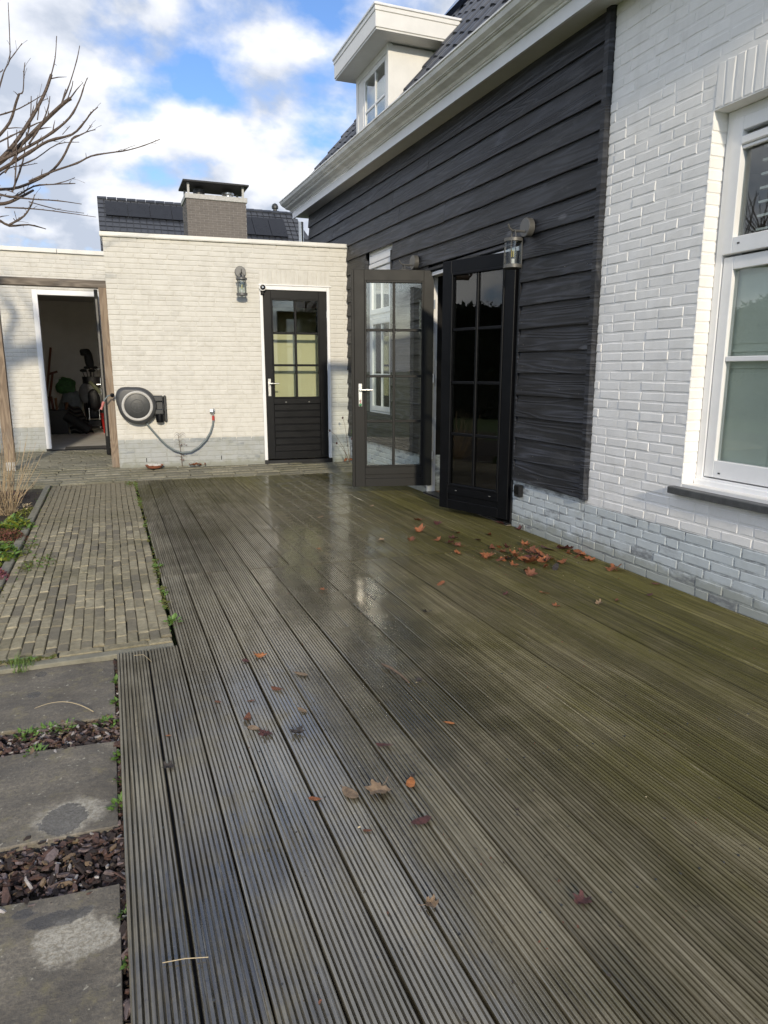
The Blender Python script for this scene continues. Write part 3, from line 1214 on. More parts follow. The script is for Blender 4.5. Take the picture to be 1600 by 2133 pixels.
rs = MB()
c0, c1 = .16, 3.6
DY0, DY1 = 7.90, 8.965
for ya, yb in ((.9, DY0), (DY0, DY1), (DY1, 11.38)):
    a0 = c0 if ya != DY0 else 1.75
    p = [roof_pt(ya, a0), roof_pt(yb, a0), roof_pt(yb, c1), roof_pt(ya, c1)]
    q = [(x + .06, y_, z - .05) for x, y_, z in p]
    rs.add(p + q, [(0, 3, 2, 1), (4, 5, 6, 7), (0, 1, 5, 4), (1, 2, 6, 5), (2, 3, 7, 6), (3, 0, 4, 7)])
roof = hp(rs.build('roof', 'roof_board'))
# tile: pan and roll profile
prof = [(0, .018), (.012, .006), (.03, .0), (.10, -.002), (.17, .0), (.19, .006), (.205, .022), (.225, .040), (.25, .047), (.275, .040), (.295, .022), (.305, .008)]
tv, tf = [], []
n = len(prof)
for (s, dz) in ((0, .0), (0, .018), (.40, -.006)):
    for (y_, z_) in prof:
        tv.append((s, y_, z_ + dz))
for i in range(n - 1):
    tf.append((i, i + 1, i + 1 + n, i + n))
    tf.append((i + n, i + n + 1, i + 2 * n + 1, i + 2 * n))
tv = [(s, -y_, z_) for s, y_, z_ in tv]
tile_me = MB().add(tv, tf).mesh('roof_tile', 'roof_tile', smooth=True)
TW, TE = .296, .335
rowsn = 9
for c in range(27):
    y = 3.45 + c * TW
    for r in range(rowsn):
        if y < 4.6 and r > 3:
            continue
        s = .02 + r * TE
        if DY0 - .02 < y + TW and y < DY1 + .02 and (DY0 < y + TW * .5 < DY1) and s < 1.62:
            continue
        if y > 9.2 and r > 7:
            continue
        p = roof_pt(y, s)
        M = T(p[0], p[1] + TW, p[2] + .012 + rc.uniform(-.002, .002)) @ Matrix.Rotation(-SL - .01, 4, 'Y') @ Matrix.Rotation(rc.uniform(-.006, .006), 4, 'Z')
        put('tile', tile_me, roof, M=M)
# gable end, back side and roof ridge volume so that the building is closed
cl = MB()
cl.prism([(XW + .02, .3), (9.5, .3), (9.5, 3.8), (6.2, 7.2), (XW + .02, 3.69)], 11.1, 11.2)
cl.prism([(XW + .02, 0), (9.5, 0), (9.5, 3.8), (6.2, 7.2), (XW + .02, 3.6)], .85, .95)
cl.box((9.4, .95, 0), (9.5, 11.1, 3.8))
hp(cl.build('gable', 'white_brick'))
rback = MB().add([(5.18, .9, 6.37), (5.18, 11.4, 6.52), (9.7, 11.4, 3.6), (9.7, .9, 3.6)], [(0, 1, 2, 3)])
hp(rback.build('roof_slope', 'roof_board'))
# solar panel lying on the slope above the dormer
p0 = roof_pt(9.72, 2.83)
MB().box((0, -3.6, .06), (1.3, 0, .125), T(*p0) @ Matrix.Rotation(-SL, 4, 'Y')).build('solar_panel', 'solar_blue', roof)

# dormer
dor = hp(MB().box((3.16, 7.89, 3.75), (4.6, 7.93, 4.83)).build('dormer', 'cream_paint', label='cream painted flat roofed dormer'))
MB().box((3.16, 8.925, 3.75), (4.6, 8.965, 4.83)).build('cheek', 'cream_paint', dor)
DO_ = dict(parent=dor)
MB().box((2.905, 7.645, 4.865), (4.30, 9.10, 5.020), ch=.003).box((2.897, 7.637, 5.021), (4.32, 9.108, 5.066), ch=.003).build('roof_slab', 'cream_paint', dor)
MB().box((2.885, 7.625, 5.0665), (4.34, 9.12, 5.092), ch=.004).build('roof_edge', 'fascia_paint', dor)
MB().box((2.915, 7.655, 4.845), (4.2, 9.09, 4.8645)).build('soffit', 'soffit_paint', dor)
m = MB()
frame_y(m, 3.145, 3.20, 7.888, 8.966, 3.75, 4.845, .075)
m.build('window_frame', 'cream_paint', dor)
m = MB()
frame_y(m, 3.155, 3.19, 7.964, 8.72, 3.9, 4.768, .055)
m.box((3.158, 8.318, 3.96), (3.186, 8.345, 4.71), ch=.003)
m.box((3.1585, 8.02, 4.36), (3.1855, 8.317, 4.386), ch=.003).box((3.1585, 8.346, 4.36), (3.1855, 8.66, 4.386), ch=.003)
m.build('sash', 'white_paint', dor)
MB().box((3.150, 8.721, 3.83), (3.19, 8.89, 4.768), ch=.004).build('side_panel', 'cream_paint', dor)
for y0, y1 in ((8.02, 8.317), (8.346, 8.66)):
    for z0, z1 in ((3.956, 4.359), (4.387, 4.712)):
        MB().box((3.168, y0, z0), (3.172, y1, z1)).build('pane', 'window_glass', dor)
m = MB()
for q in range(14):
    m.tube([(3.25, 8.0 + q * .06, 3.8), (3.25, 8.0 + q * .06, 4.62)], .028, 6)
m.build('curtain', 'curtain', dor, smooth=True)
MB().box((3.5, 7.94, 3.8), (3.52, 8.92, 4.82)).build('room_wall', 'room_dark', dor)

# rooms behind the glass
rm = MB()
rx, rX, ry, rY, rz, rZ = XW + .31, 7.4, 1.0, 9.25, .02, 2.72
rm.box((rX, ry, rz), (rX + .05, rY, rZ)).box((rx, ry - .05, rz), (rX, ry, rZ)).box((rx, rY, rz), (rX, rY + .05, rZ)).box((rx, ry, rZ), (rX, rY, rZ + .05)).box((rx, 4.1, rz), (rX, 4.2, rZ))
hp(rm.build('room_walls', 'plaster'))
hp(MB().box((XW + .09, 1, -.05), (rX, rY, .02)).build('room_floor', 'wood_floor'))
sh = MB()
for ya in (2.60,):
    sh.box((XW + .170, ya, .70), (XW + .20, 3.12, 1.88))
    for za, zb in ((.74, 1.33), (1.40, 1.86)):
        frame_y(sh, XW + .163, XW + .1699, ya + .07, 3.10, za, zb, .02, ch=.004)
        sh.box((XW + .1655, ya + .115, za + .045), (XW + .1698, 3.055, zb - .045), ch=.003)
hp(sh.build('interior_shutter', 'shutter_green'))
cu = MB()
for q in range(12):
    cu.tube([(XW + .33, 8.02 + q * .045, .7), (XW + .33, 8.02 + q * .045, 2.7)], .024, 6)
hp(cu.build('curtain', 'curtain', smooth=True))

# french door frame
fr = MB()
hp(MB().box((XW - .012, 4.988, .02), (XW + .08, 5.012, 2.272), ch=.003).build('door_frame', 'black_frame'))
fr.box((XW - .012, 6.672, .02), (XW + .08, 6.698, 2.272), ch=.003)
fr.box((XW - .0115, 5.0125, 2.235), (XW + .0795, 6.6715, 2.2715), ch=.003)
hp(fr.build('door_frame', 'white_paint'))
hp(MB().box((XW - .05, 4.99, .004), (XW + .085, 6.70, .020), ch=.004).build('threshold', 'black_frame'))
hp(MB().box((XW - .045, 4.99, -.02), (XW + .01, 6.70, .0035)).build('threshold_board', 'weathered_beam'))


def door_leaf(parent, name, M, w, h, rows, cols, mat_in, glassm, bottom, lab=None, stile=.105, toprail=.105, panel=0, t=.052, bar=.026):
    """leaf from hinge x=0 to x=w, thickness centred on y=0, seen face is y-; bottom = height where glass starts"""
    lf = MB()
    lf.box((0, -t / 2, 0), (stile, t / 2, h), ch=.003)
    lf.box((w - stile, -t / 2, 0), (w, t / 2, h), ch=.003)
    lf.box((stile, -t / 2 + .0006, h - toprail), (w - stile, t / 2 - .0006, h), ch=.002)
    lf.box((stile, -t / 2 + .0006, 0), (w - stile, t / 2 - .0006, .085 if panel == 0 else .10), ch=.002)
    lf.box((stile, -t / 2 + .0006, bottom - .075), (w - stile, t / 2 - .0006, bottom), ch=.002)
    d = put(name, lf.mesh(name, mat_in), parent, M=M)
    if lab:
        d['label'] = lab
    z0, z1 = bottom, h - toprail
    # glazing bead
    b = MB()
    x0, x1 = stile, w - stile
    for (a, c) in (((x0, -t / 2 - .006, z0), (x0 + .02, t / 2 + .004, z1)), ((x1 - .02, -t / 2 - .006, z0), (x1, t / 2 + .004, z1)), ((x0 + .02, -t / 2 - .0056, z1 - .02), (x1 - .02, t / 2 + .0036, z1)), ((x0 + .02, -t / 2 - .0056, z0), (x1 - .02, t / 2 + .0036, z0 + .02))):
        b.box(a, c, ch=.003)
    b.build('glazing_bead', mat_in, d)
    gx = [x0 + .02 + (x1 - x0 - .04) * k / cols for k in range(cols + 1)]
    gz = [z0 + .02 + (z1 - z0 - .04) * k / rows for k in range(rows + 1)]
    for k in range(1, cols):
        MB().box((gx[k] - bar / 2, -t / 2 + .004, gz[0]), (gx[k] + bar / 2, t / 2 - .004, gz[-1]), ch=.004).build('glazing_bar', mat_in, d)
    for k in range(1, rows):
        for c in range(cols):
            e0 = bar / 2 if c > 0 else 0
            e1 = bar / 2 if c < cols - 1 else 0
            MB().box((gx[c] + e0, -t / 2 + .005, gz[k] - bar / 2), (gx[c + 1] - e1, t / 2 - .005, gz[k] + bar / 2), ch=.004).build('glazing_bar', mat_in, d)
    for k in range(rows):
        for c in range(cols):
            MB().box((gx[c] + (bar / 2 if c else 0) + .0005, -.006, gz[k] + (bar / 2 if k else 0) + .0005), (gx[c + 1] - (bar / 2 if c < cols - 1 else 0) - .0005, -.002, gz[k + 1] - (bar / 2 if k < rows - 1 else 0) - .0005)).build('pane', glassm, d)
    zb0, zb1 = (.085 if panel == 0 else .10), bottom - .075
    if panel == 0:
        MB().box((stile, -t / 2 + .012, zb0), (w - stile, t / 2 - .012, zb1), ch=.001).build('bottom_panel', mat_in, d)
    else:
        hgt = (zb1 - zb0) / panel
        for k in range(panel):
            MB().box((stile, -t / 2 + .006, zb0 + k * hgt + .004), (w - stile, t / 2 - .006, zb0 + (k + 1) * hgt - .004), ch=.006).build('panel_board', mat_in, d)
        MB().box((stile, -t / 2 + .016, zb0), (w - stile, t / 2 - .016, zb1)).build('panel_back', mat_in, d)
    return d


def handle(parent, x, z, side, y=-.026, key=False):
    m = MB().box((x - .02, y - .008, z - .17), (x + .02, y, z + .065), ch=.004)
    m.tube([(x, y - .006, z), (x, y - .05, z)], .010, 10)
    m.tube([(x, y - .05, z), (x + side * .04, y - .052, z), (x + side * .125, y - .05, z)], [.010, .010, .009], 10)
    h_ = m.build('handle', 'steel', parent, smooth=True)
    if key:
        MB().box((x - .010, y - .02, z - .12), (x + .010, y - .0085, z - .10), ch=.003).build('lock_cylinder', 'chrome', h_)
        MB().lathe([(.002, 0), (.012, .002), (.014, .006), (.009, .009), (.001, .010)], 12, T(x, y - .02, z - .150) @ Matrix.Rotation(R(90), 4, 'X')).build('key_tag', 'key_green', h_)
        MB().box((x - .004, y - .022, z - .146), (x + .004, y - .0205, z - .105)).build('key', 'pale_red_plastic', h_)
    return h_


simple('key_green', (.02, .22, .07), .4)
# right leaf: hinged at the near jamb, ajar by about 21 degrees, black outside face towards us
ang = math.atan2(5.769 - 5.012, 2.844 - 3.115)
Mr = HI @ T(3.115, 5.012, .05) @ Matrix.Rotation(ang, 4, 'Z') @ Matrix.Scale(-1, 4, (0, 1, 0))


def flip_leaf(w, h):
    pass


# (leaf local x runs from hinge outwards; for this one the seen face is local +y, so turn it round)
Mr = HI @ T(3.115, 5.012, .045) @ Matrix.Rotation(ang, 4, 'Z') @ T(.807, 0, 0) @ Matrix.Rotation(math.pi, 4, 'Z')
right_leaf = door_leaf(house, 'door', Mr, .807, 2.19, 4, 2, 'black_paint', 'shade_tinted_glass', .215, 'black french door leaf standing slightly ajar')
for xx in (.20, .60):
    MB().box((xx, -.0275, .176), (xx + .022, -.0255, .182), ch=.001).build('drain_slot', 'steel', right_leaf)
MB().box((-.0015, -.020, .0), (-.0005, .020, 2.19)).build('edge_strip', 'white_paint', right_leaf)
# left leaf: hinged at the far jamb, swung out so that its taupe inside faces us
ang = math.atan2(6.85 - 6.645, 2.372 - 3.15)
Ml = HI @ T(3.15, 6.645, .095) @ Matrix.Rotation(ang, 4, 'Z') @ T(.815, 0, 0) @ Matrix.Rotation(math.pi, 4, 'Z')
left_leaf = door_leaf(house, 'door', Ml, .815, 2.195, 4, 2, 'taupe_paint', 'glass', .205, 'taupe french door leaf swung wide open')
handle(left_leaf, .058, 1.01, 1, key=True)
MB().box((-.028, -.032, .0), (-.0005, .028, 2.19), ch=.003).build('meeting_stile', 'taupe_paint', left_leaf)
for z in (.28, 1.08, 1.82):
    MB().tube([(.822, -.02, z), (.822, -.02, z + .09)], .009, 8).box((.8155, -.018, z), (.819, .02, z + .09)).build('hinge', 'steel', left_leaf, smooth=True)

# far window in the cladding
wf = empty('window', parent=house)
wf.matrix_local = HI
m = MB()
frame_y(m, XW + .03, XW + .10, WF[0], WF[1], WF[2], WF[3], .055)
m.box((XW + .032, WF[0] + .055, 1.93), (XW + .098, WF[1] - .055, 2.0), ch=.003)
m.build('frame', 'white_paint', wf)
m = MB()
frame_y(m, XW + .022, XW + .07, 7.80, 8.50, .80, 1.925, .06)
m.box((XW + .03, 8.137, .86), (XW + .06, 8.163, 1.865), ch=.003).box((XW + .0305, 7.86, 1.24), (XW + .0595, 8.136, 1.262), ch=.003).box((XW + .0305, 8.164, 1.24), (XW + .0595, 8.44, 1.262), ch=.003)
m.build('sash', 'white_paint', wf)
m = MB()
frame_y(m, XW + .015, XW + .07, 7.80, 8.50, 1.985, 2.52, .06)
m.box((XW + .03, 8.137, 2.045), (XW + .06, 8.163, 2.46), ch=.003)
m.build('sash', 'white_paint', wf)
for y0, y1 in ((7.86, 8.137), (8.163, 8.44)):
    for z0, z1 in ((.862, 1.238), (1.264, 1.863), (2.047, 2.458)):
        MB().box((XW + .043, y0, z0), (XW + .047, y1, z1)).build('pane', 'window_glass', wf)
MB().box((XW + .0, 7.80, 2.53), (XW + .06, 8.50, 2.585), ch=.006).box((XW + .01, 7.80, 2.60), (XW + .06, 8.50, 2.68), ch=.004).build('ventilation_bar', 'white_paint', wf)
MB().box((XW - .022, WF[0] - .028, .72), (XW + .03, WF[0] - .001, 2.65), ch=.002).box((XW - .022, WF[1] + .001, .72), (XW + .03, WF[1] + .025, 2.65), ch=.002).box((XW - .03, WF[0] - .03, .70), (XW + .03, WF[1] + .03, .735), ch=.003).build('surround', 'black_timber', wf)

# ------------------------------------------------------------------ garage with its own slightly turned front
GA = math.atan(.0811)
gar = empty('garage', (XW - .03, 9.322, .0), -GA, label='cream painted brick garage with black glazed door and flat roof', category='garage')
GL = 3.05            # length to the left
GZ0, GZT = .062, 2.905
DOOR = (-1.172, -.225, 0, 2.405)
m = MB()


def gwall(mb, y0, y1, u0, u1, z0, z1, opens):
    us = sorted({u0, u1, *[o[0] for o in opens], *[o[1] for o in opens]})
    for a, b in zip(us[:-1], us[1:]):
        cuts = sorted([(o[2], o[3]) for o in opens if o[0] <= a and o[1] >= b])
        z = z0
        for c, d in cuts:
            if c > z:
                mb.box((a, y0, z), (b, y1, c))
            z = max(z, d)
        if z < z1:
            mb.box((a, y0, z), (b, y1, z1))


gwall(m, .006, .2, -GL, .06, -.1, GZT, [DOOR])
m.box((-GL, .2, -.1), (-GL + .2, 6.5, GZT)).box((-GL, 6.5, 0), (.05, 6.7, GZT)).box((-GL, .2, GZT - .15), (.06, 6.5, GZT - .05))
gw = m.build('wall', 'cream_brick', gar)
VG = brick_variants(10, .012, 9, ch=.006, jit=.0026)


def gframe(u, z):
    return T(u, 0, z)


rg = random.Random(31)
cream = lay_bricks(-GL, .045, .43, .0622, 40, [DOOR, (-1.172, -.225, 2.3, 2.60)], rg)
brick_wall(gw, cream, gframe, 'cream_brick', VG, 4)
gp = MB()
gwall(gp, .0055, .0059, -GL, .05, -.1, .4, [DOOR])
gpl = gp.build('plinth', 'garage_grey_brick', gar)
greyg = lay_bricks(-GL, .045, .057, .0622, 6, [DOOR], rg)
brick_wall(gpl, greyg, gframe, 'garage_grey_brick', VG, 5)
u = -1.172
k = 0
while u < -.24:
    put('lintel_brick', MB().add(*VG[k % 10]).mesh('lintel_brick', 'cream_brick'), gw, M=T(u + .0545, .0005, 2.412) @ Matrix.Rotation(-math.pi / 2, 4, 'Y') @ Matrix.Diagonal((.185, 1, .0505, 1)))
    u += .0595
    k += 1
for u in (-2.85 + .13, -1.76):      # open weep joints
    MB().box((u, -.004, .12), (u + .010, .0, .175)).build('weep_joint', 'black_frame', gpl)
MB().box((-GL - .03, -.028, GZT + .001), (.03, .25, GZT + .052), ch=.004).box((-GL - .03, -.033, GZT + .012), (-1.62, -.0285, GZT + .054)).box((-1.615, -.033, GZT + .012), (.03, -.0285, GZT + .054)).box((-GL - .035, .25, GZT + .001), (-GL + .22, 6.7, GZT + .052), ch=.004).build('coping', 'coping_metal', gar)
MB().box((-GL + .2, .25, GZT - .045), (.05, 6.5, GZT - .02)).build('flat_roof', 'roof_board', gar)
m = MB()
m.box((-1.170, -.002, .09), (-1.128, .09, 2.398), ch=.003).box((-.268, -.002, .09), (-.227, .09, 2.398), ch=.003).box((-1.1275, -.0015, 2.345), (-.2685, .0895, 2.3975), ch=.003)
m.box((-1.185, -.014, 2.399), (-.205, .03, 2.414), ch=.003)
m.build('door_frame', 'white_paint', gar)
MB().box((-1.172, -.004, .0), (-1.12, .03, .088)).box((-.275, -.004, .0), (-.222, .03, .088)).box((-1.12, -.02, .02), (-.275, .09, .085), ch=.004).build('door_sill', 'black_frame', gar)
gd = door_leaf(gar, 'door', T(-1.125, .045, .098), .854, 2.243, 3, 2, 'black_paint', 'glass', .83, 'black garage door with six panes over slatted boards', panel=7, bar=.03)
handle(gd, .052, 1.03, 1)
for z in (.3, 1.2, 1.9):
    MB().tube([(.858, -.028, z), (.858, -.028, z + .09)], .008, 8).build('hinge', 'steel', gd, smooth=True)
for xx in (.26, .58):
    MB().box((xx, -.0272, .775), (xx + .02, -.0252, .782), ch=.001).build('drain_slot', 'steel', gd)
m = MB().box((-1.6, 1.55, .06), (.0, 1.6, 2.8)).box((-1.6, .2, .06), (-1.55, 1.55, 2.8)).box((-.02, .2, .06), (.03, 1.55, 2.8))
m.build('room_walls', 'yellow_plaster', gar)
MB().box((-1.55, .1, .03), (-.02, 1.55, .058)).build('room_floor', 'concrete_floor', gar)
MB().box((-1.12, .32, .5), (-.30, .33, 1.80)).build('door_blind', 'yellow_plaster', gar)
MB().box((-1.54, .9, 2.2), (-.03, .95, 2.79)).build('room_beam', 'tool_wood', gar)

# ------------------------------------------------------------------ low shed wing left of the garage
shed = empty('shed', (0.075, 11.94, 0), label='low cream brick shed wing with open doorway left of garage', category='shed')
SH0, SHT = -3.2, 3.02
SD = (-1.045, -.10, 0, 2.49)
m = MB()
gwall(m, .006, .12, SH0, .1, -.1, SHT, [SD])
sw_ = m.build('wall', 'cream_brick', shed)
rs_ = random.Random(41)
brick_wall(sw_, lay_bricks(SH0, .08, .445, .0622, 41, [SD], rs_), gframe, 'cream_brick', VG, 6, limit=300)
sp_ = MB()
gwall(sp_, .0055, .0059, SH0, .1, -.1, .44, [SD])
spl = sp_.build('plinth', 'garage_grey_brick', shed)
brick_wall(spl, lay_bricks(SH0, .08, .066, .0622, 6, [SD], rs_), gframe, 'garage_grey_brick', VG, 7)
MB().box((SH0, -.03, SHT + .001), (-.65, .2, SHT + .062), ch=.004).box((-.645, -.03, SHT + .001), (.08, .2, SHT + .062), ch=.004).build('coping', 'coping_metal', shed)
m = MB()
m.box((-1.043, -.006, .10), (-.968, .10, 2.488), ch=.004).box((-.166, .0, .10), (-.10, .10, 2.488), ch=.004).box((-.9675, -.0055, 2.415), (-.1665, .0995, 2.4875), ch=.004)
m.build('door_frame', 'white_paint', shed)
MB().box((-1.045, -.008, .02), (-.965, .02, .098)).box((-.965, -.01, .02), (-.10, .12, .075), ch=.004).build('door_sill', 'black_frame', shed)
m = MB().box((-1.75, 4.25, .0), (.55, 4.3, 2.7)).box((-1.8, .12, .0), (-1.75, 4.3, 2.7)).box((.55, .12, 0), (.6, 4.3, 2.7))
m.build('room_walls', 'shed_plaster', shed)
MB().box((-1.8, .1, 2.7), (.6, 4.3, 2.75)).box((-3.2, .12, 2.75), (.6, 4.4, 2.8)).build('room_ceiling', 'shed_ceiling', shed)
MB().box((-1.75, .12, .0), (.55, 4.25, .06)).build('room_floor', 'concrete_floor', shed)
MB().box((-.80, .16, .0605), (-.15, .55, .072), ch=.003).build('door_mat', 'rubber_grey', shed)
dl = MB().box((-.172, -.90, .075), (-.124, -.008, 2.43), ch=.003).build('door', 'black_paint', shed, label='black shed door folded outwards against the post')
MB().box((-.160, -.905, .35), (-.136, -.9005, 2.3)).build('edge_strip', 'lamp_grey', dl)
MB().box((-.180, -.86, .95), (-.1725, -.82, 1.2), ch=.003).tube([(-.176, -.84, 1.1), (-.225, -.84, 1.1), (-.225, -.72, 1.1)], .009, 8).build('handle', 'steel', dl, smooth=True)

# ------------------------------------------------------------------ pergola
per = empty('pergola', (0, 9.75, .06), label='weathered timber pergola with two posts and beam before the shed', category='pergola')
m = MB().box((-3.4, -.06, 2.25), (.085, .06, 2.342), ch=.006).build('beam', 'weathered_beam', per)


def post(x, y, w, z0, z1, foot):
    p = MB()
    n = 14
    vs_, fs = [], []
    for k in range(n + 1):
        z = z0 + (z1 - z0) * k / n
        for a, b in ((-1, -1), (1, -1), (1, 1), (-1, 1)):
            vs_.append((x + a * w / 2 + .003 * mnoise.noise((x + a, z * 2, 1)), y + b * w / 2 + .003 * mnoise.noise((x + b, z * 2, 4)), z))
    for k in range(n):
        for q in range(4):
            q2 = (q + 1) % 4
            fs.append((k * 4 + q, k * 4 + q2, k * 4 + 4 + q2, k * 4 + 4 + q))
    fs += [(3, 2, 1, 0), tuple(range(n * 4, n * 4 + 4))]
    o = p.add(vs_, fs).build('post', 'weathered_timber', per)
    if foot:
        MB().box((x - .055, y - .055, -.06), (x + .055, y + .055, z0 - .001), ch=.006).build('post_foot', 'concrete_block', o)


post(-1.225, .08, .118, .11, 2.249, True)
post(.024, -.063, .105, -.0, 2.249, False)

# ------------------------------------------------------------------ far house, chimney
FH = empty('neighbour_house', (4, 36, 0), label='dark tiled neighbouring house with solar panels behind the garage', category='house')
ZR, PT = 8.93, R(45)


def fpt(x, s, lift=0.):       # s metres down from ridge, local coords
    return (x, -s * math.cos(PT) - lift * math.sin(PT), ZR - s * math.sin(PT) + lift * math.cos(PT))


xl, xr = -3.86, 5.55
m = MB()
m.add([fpt(xl, 0), fpt(xr - .3, 0), fpt(xr + .9, 4.6), fpt(xl, 4.6), (xl, 0, 5.5), (xr - .3, 0, 5.5)], [(0, 3, 2, 1), (0, 1, 5, 4)])
fr_ = m.build('roof', 'roof_tile', FH)
m = MB()
m.box((xl + .2, -3.1, -.1), (xr, 3, 5.75))
m.build('wall', 'dark_brick', FH)
m = MB()
rf = random.Random(2)
xx = xl
while xx < xr + .6:
    s = .05
    while s < 4.3:
        if xx < xr - .5 + 1.2 * s / 4.6:
            Mq = T(*fpt(xx, s + .33, .03)) @ Matrix.Rotation(PT, 4, 'X')
            m.box((0, 0, 0), (.255, .36, .035 + rf.uniform(0, .008)), Mq @ Matrix.Rotation(-.08, 4, 'X'))
        s += .33
    xx += .29
m.build('tile_field', 'roof_tile', fr_, kind='stuff')
for k in range(int((xr - xl) / .42)):
    MB().tube([(xl + k * .42, 0, ZR + .03), (xl + k * .42 + .40, 0, ZR + .03)], [.10, .115], 8).build('ridge_tile', 'roof_tile', fr_, smooth=True)


def panel(x0, x1, s0, s1):
    Mq = T(*fpt(x0, s1, .10)) @ Matrix.Rotation(PT, 4, 'X')
    pnl = MB().box((0, 0, 0), (x1 - x0 - .02, s1 - s0, .035)).build('solar_panel', 'solar_black', FH, M=Mq)
    MB().box((.01, .01, .0352), (x1 - x0 - .03, s1 - s0 - .01, .037)).build('cell_face', 'solar_black', pnl)


for k in range(6):
    panel(-3.55 + k * .955, -3.55 + (k + 1) * .955, .30, 1.32)
for k in range(3):
    panel(2.22 + k * .80, 2.22 + (k + 1) * .80, .62, 2.0)
MB().tube([(4.35, .1, ZR - .1), (4.35, .1, ZR + .35)], .10, 10).lathe([(.16, 0), (.17, .1), (.12, .2), (.03, .25)], 12, T(4.35, .1, ZR + .25)).build('vent_pipe', 'dark_plastic', FH, smooth=True)

chm = empty('chimney', (2.745, 18.45, 0), label='grey brown brick chimney under a flat metal cap above the garage', category='chimney')
cw, cd, cz = .705, .45, 5.30
core = MB().box((-cw + .004, -cd + .004, 0), (cw - .004, cd - .004, cz)).build('shaft', 'mortar_dark', chm)
m = MB()
rr_ = random.Random(8)
for row in range(24):
    z = cz - .055 - row * .055
    u = -cw - (row % 2) * .1
    while u < cw:
        a, b = max(u, -cw), min(u + .19, cw)
        if b - a > .03:
            m.box((a, -cd - rr_.uniform(.0, .006), z), (b, -cd + .02, z + .045))
        u += .20
    v = -cd - (row % 2) * .1
    while v < cd:
        a, b = max(v, -cd + .021), min(v + .19, cd)
        if b - a > .03:
            m.box((-cw - rr_.uniform(.0, .006), a, z), (-cw + .02, b, z + .045))
        v += .20
m.build('brick_field', 'dark_brick', core, kind='stuff')
MB().box((-cw - .03, -cd - .03, cz), (cw + .03, cd + .03, cz + .11), ch=.006).build('crown', 'concrete_block', chm)
for a in (-1, 1):
    for b in (-1, 1):
        MB().box((a * (cw - .06) - .025, b * (cd - .06) - .025, cz + .11), (a * (cw - .06) + .025, b * (cd - .06) + .025, cz + .36)).build('cap_post', 'concrete_block', chm)
MB().box((-cw - .07, -cd - .09, cz + .36), (cw + .07, cd + .09, cz + .40), ch=.006).build('cap', 'roof_board', chm)
MB().lathe([(.10, 0), (.10, .12), (.15, .13), (.15, .17), (.06, .2)], 14, T(.35, .0, cz + .11)).build('flue', 'steel', chm, smooth=True)
MB().lathe([(.14, 0), (.14, .2), (.05, .21)], 14, T(-.35, .0, cz + .11)).build('flue', 'dark_plastic', chm, smooth=True)

# ------------------------------------------------------------------ wall lanterns
def lantern(loc, rotz, lab, mname):
    """local: wall plane y=0, lamp hangs towards -y"""
    t = empty('wall_lantern', loc, rotz, label=lab, category='wall lamp', group='lanterns on the walls')
    My = Matrix.Rotation(R(90), 4, 'X')
    MB().lathe([(.066, 0), (.070, .004), (.070, .048), (.066, .052), (.001, .052)], 28, My).build('wall_plate', mname, t, smooth=True)
    a = MB().tube([(0, -.05, -.03), (0, -.12, -.03), (0, -.16, -.03), (0, -.185, -.012), (0, -.195, .015)], [.0085, .0085, .0085, .007, .006], 8)
    a.build('arm', mname, t, smooth=True)
    cy, zt = -.145, -.085
    hk = MB()
    pts = []
    for k in range(13):
        q = math.pi * k / 12
        pts.append((.032 * math.cos(q), cy, zt + .062 * math.sin(q)))
    hk.tube(pts, .005, 6).build('hanger', mname, t, smooth=True)
    MB().lathe([(.001, .0), (.066, 0), (.071, -.004), (.071, -.026), (.067, -.028), (.064, -.012), (.001, -.010)], 28, T(0, cy, zt)).build('top_ring', mname, t, smooth=True)
    MB().lathe([(.001, -.222), (.066, -.222), (.071, -.218), (.071, -.194), (.067, -.192), (.060, -.194), (.001, -.196)], 28, T(0, cy, zt)).build('base', mname, t, smooth=True)
    for k in range(4):
        q = math.pi / 4 + math.pi / 2 * k
        MB().tube([(.067 * math.cos(q), cy + .067 * math.sin(q), zt - .02), (.067 * math.cos(q), cy + .067 * math.sin(q), zt - .2)], .0042, 6).build('rod', mname, t, smooth=True)
    MB().lathe([(.062, -.026), (.062, -.195)], 24, T(0, cy, zt), close=False).build('glass_cylinder', 'glass', t, smooth=True)
    MB().lathe([(.012, -.195), (.014, -.16), (.013, -.15)], 12, T(0, cy, zt)).build('lamp_holder', 'ring_plastic', t, smooth=True)
    b = MB().lathe([(.010, -.15), (.018, -.135), (.029, -.11), (.030, -.095), (.024, -.075), (.010, -.064), (.001, -.062)], 16, T(0, cy, zt)).build('bulb', 'glass', t, smooth=True)
    for k in range(3):
        q = 2.1 * k
        MB().tube([(.009 * math.cos(q), cy + .009 * math.sin(q), zt - .135), (.009 * math.cos(q), cy + .009 * math.sin(q), zt - .085)], .0028, 6).build('filament', 'filament', b, smooth=True)
    return t


lantern((XW - .022, 4.844, 2.376), -R(90), 'grey wall lantern on black cladding beside the ajar black door', 'lamp_grey')
lantern((XW - .022, 6.987, 2.413), -R(90), 'grey wall lantern on black cladding seen over the open door leaf', 'lamp_grey')
ug = -1.41
cgx, cgy = XW - .03 + math.cos(GA) * ug, 9.322 - math.sin(GA) * ug
lantern((cgx + .0, cgy - .002, 2.551), -GA, 'dark grey wall lantern on cream garage wall left of door', 'lamp_dark_grey')


def gpt(u, off, z):
    return (XW - .03 + math.cos(GA) * u - math.sin(GA) * off, 9.322 - math.sin(GA) * u - math.cos(GA) * off, z)


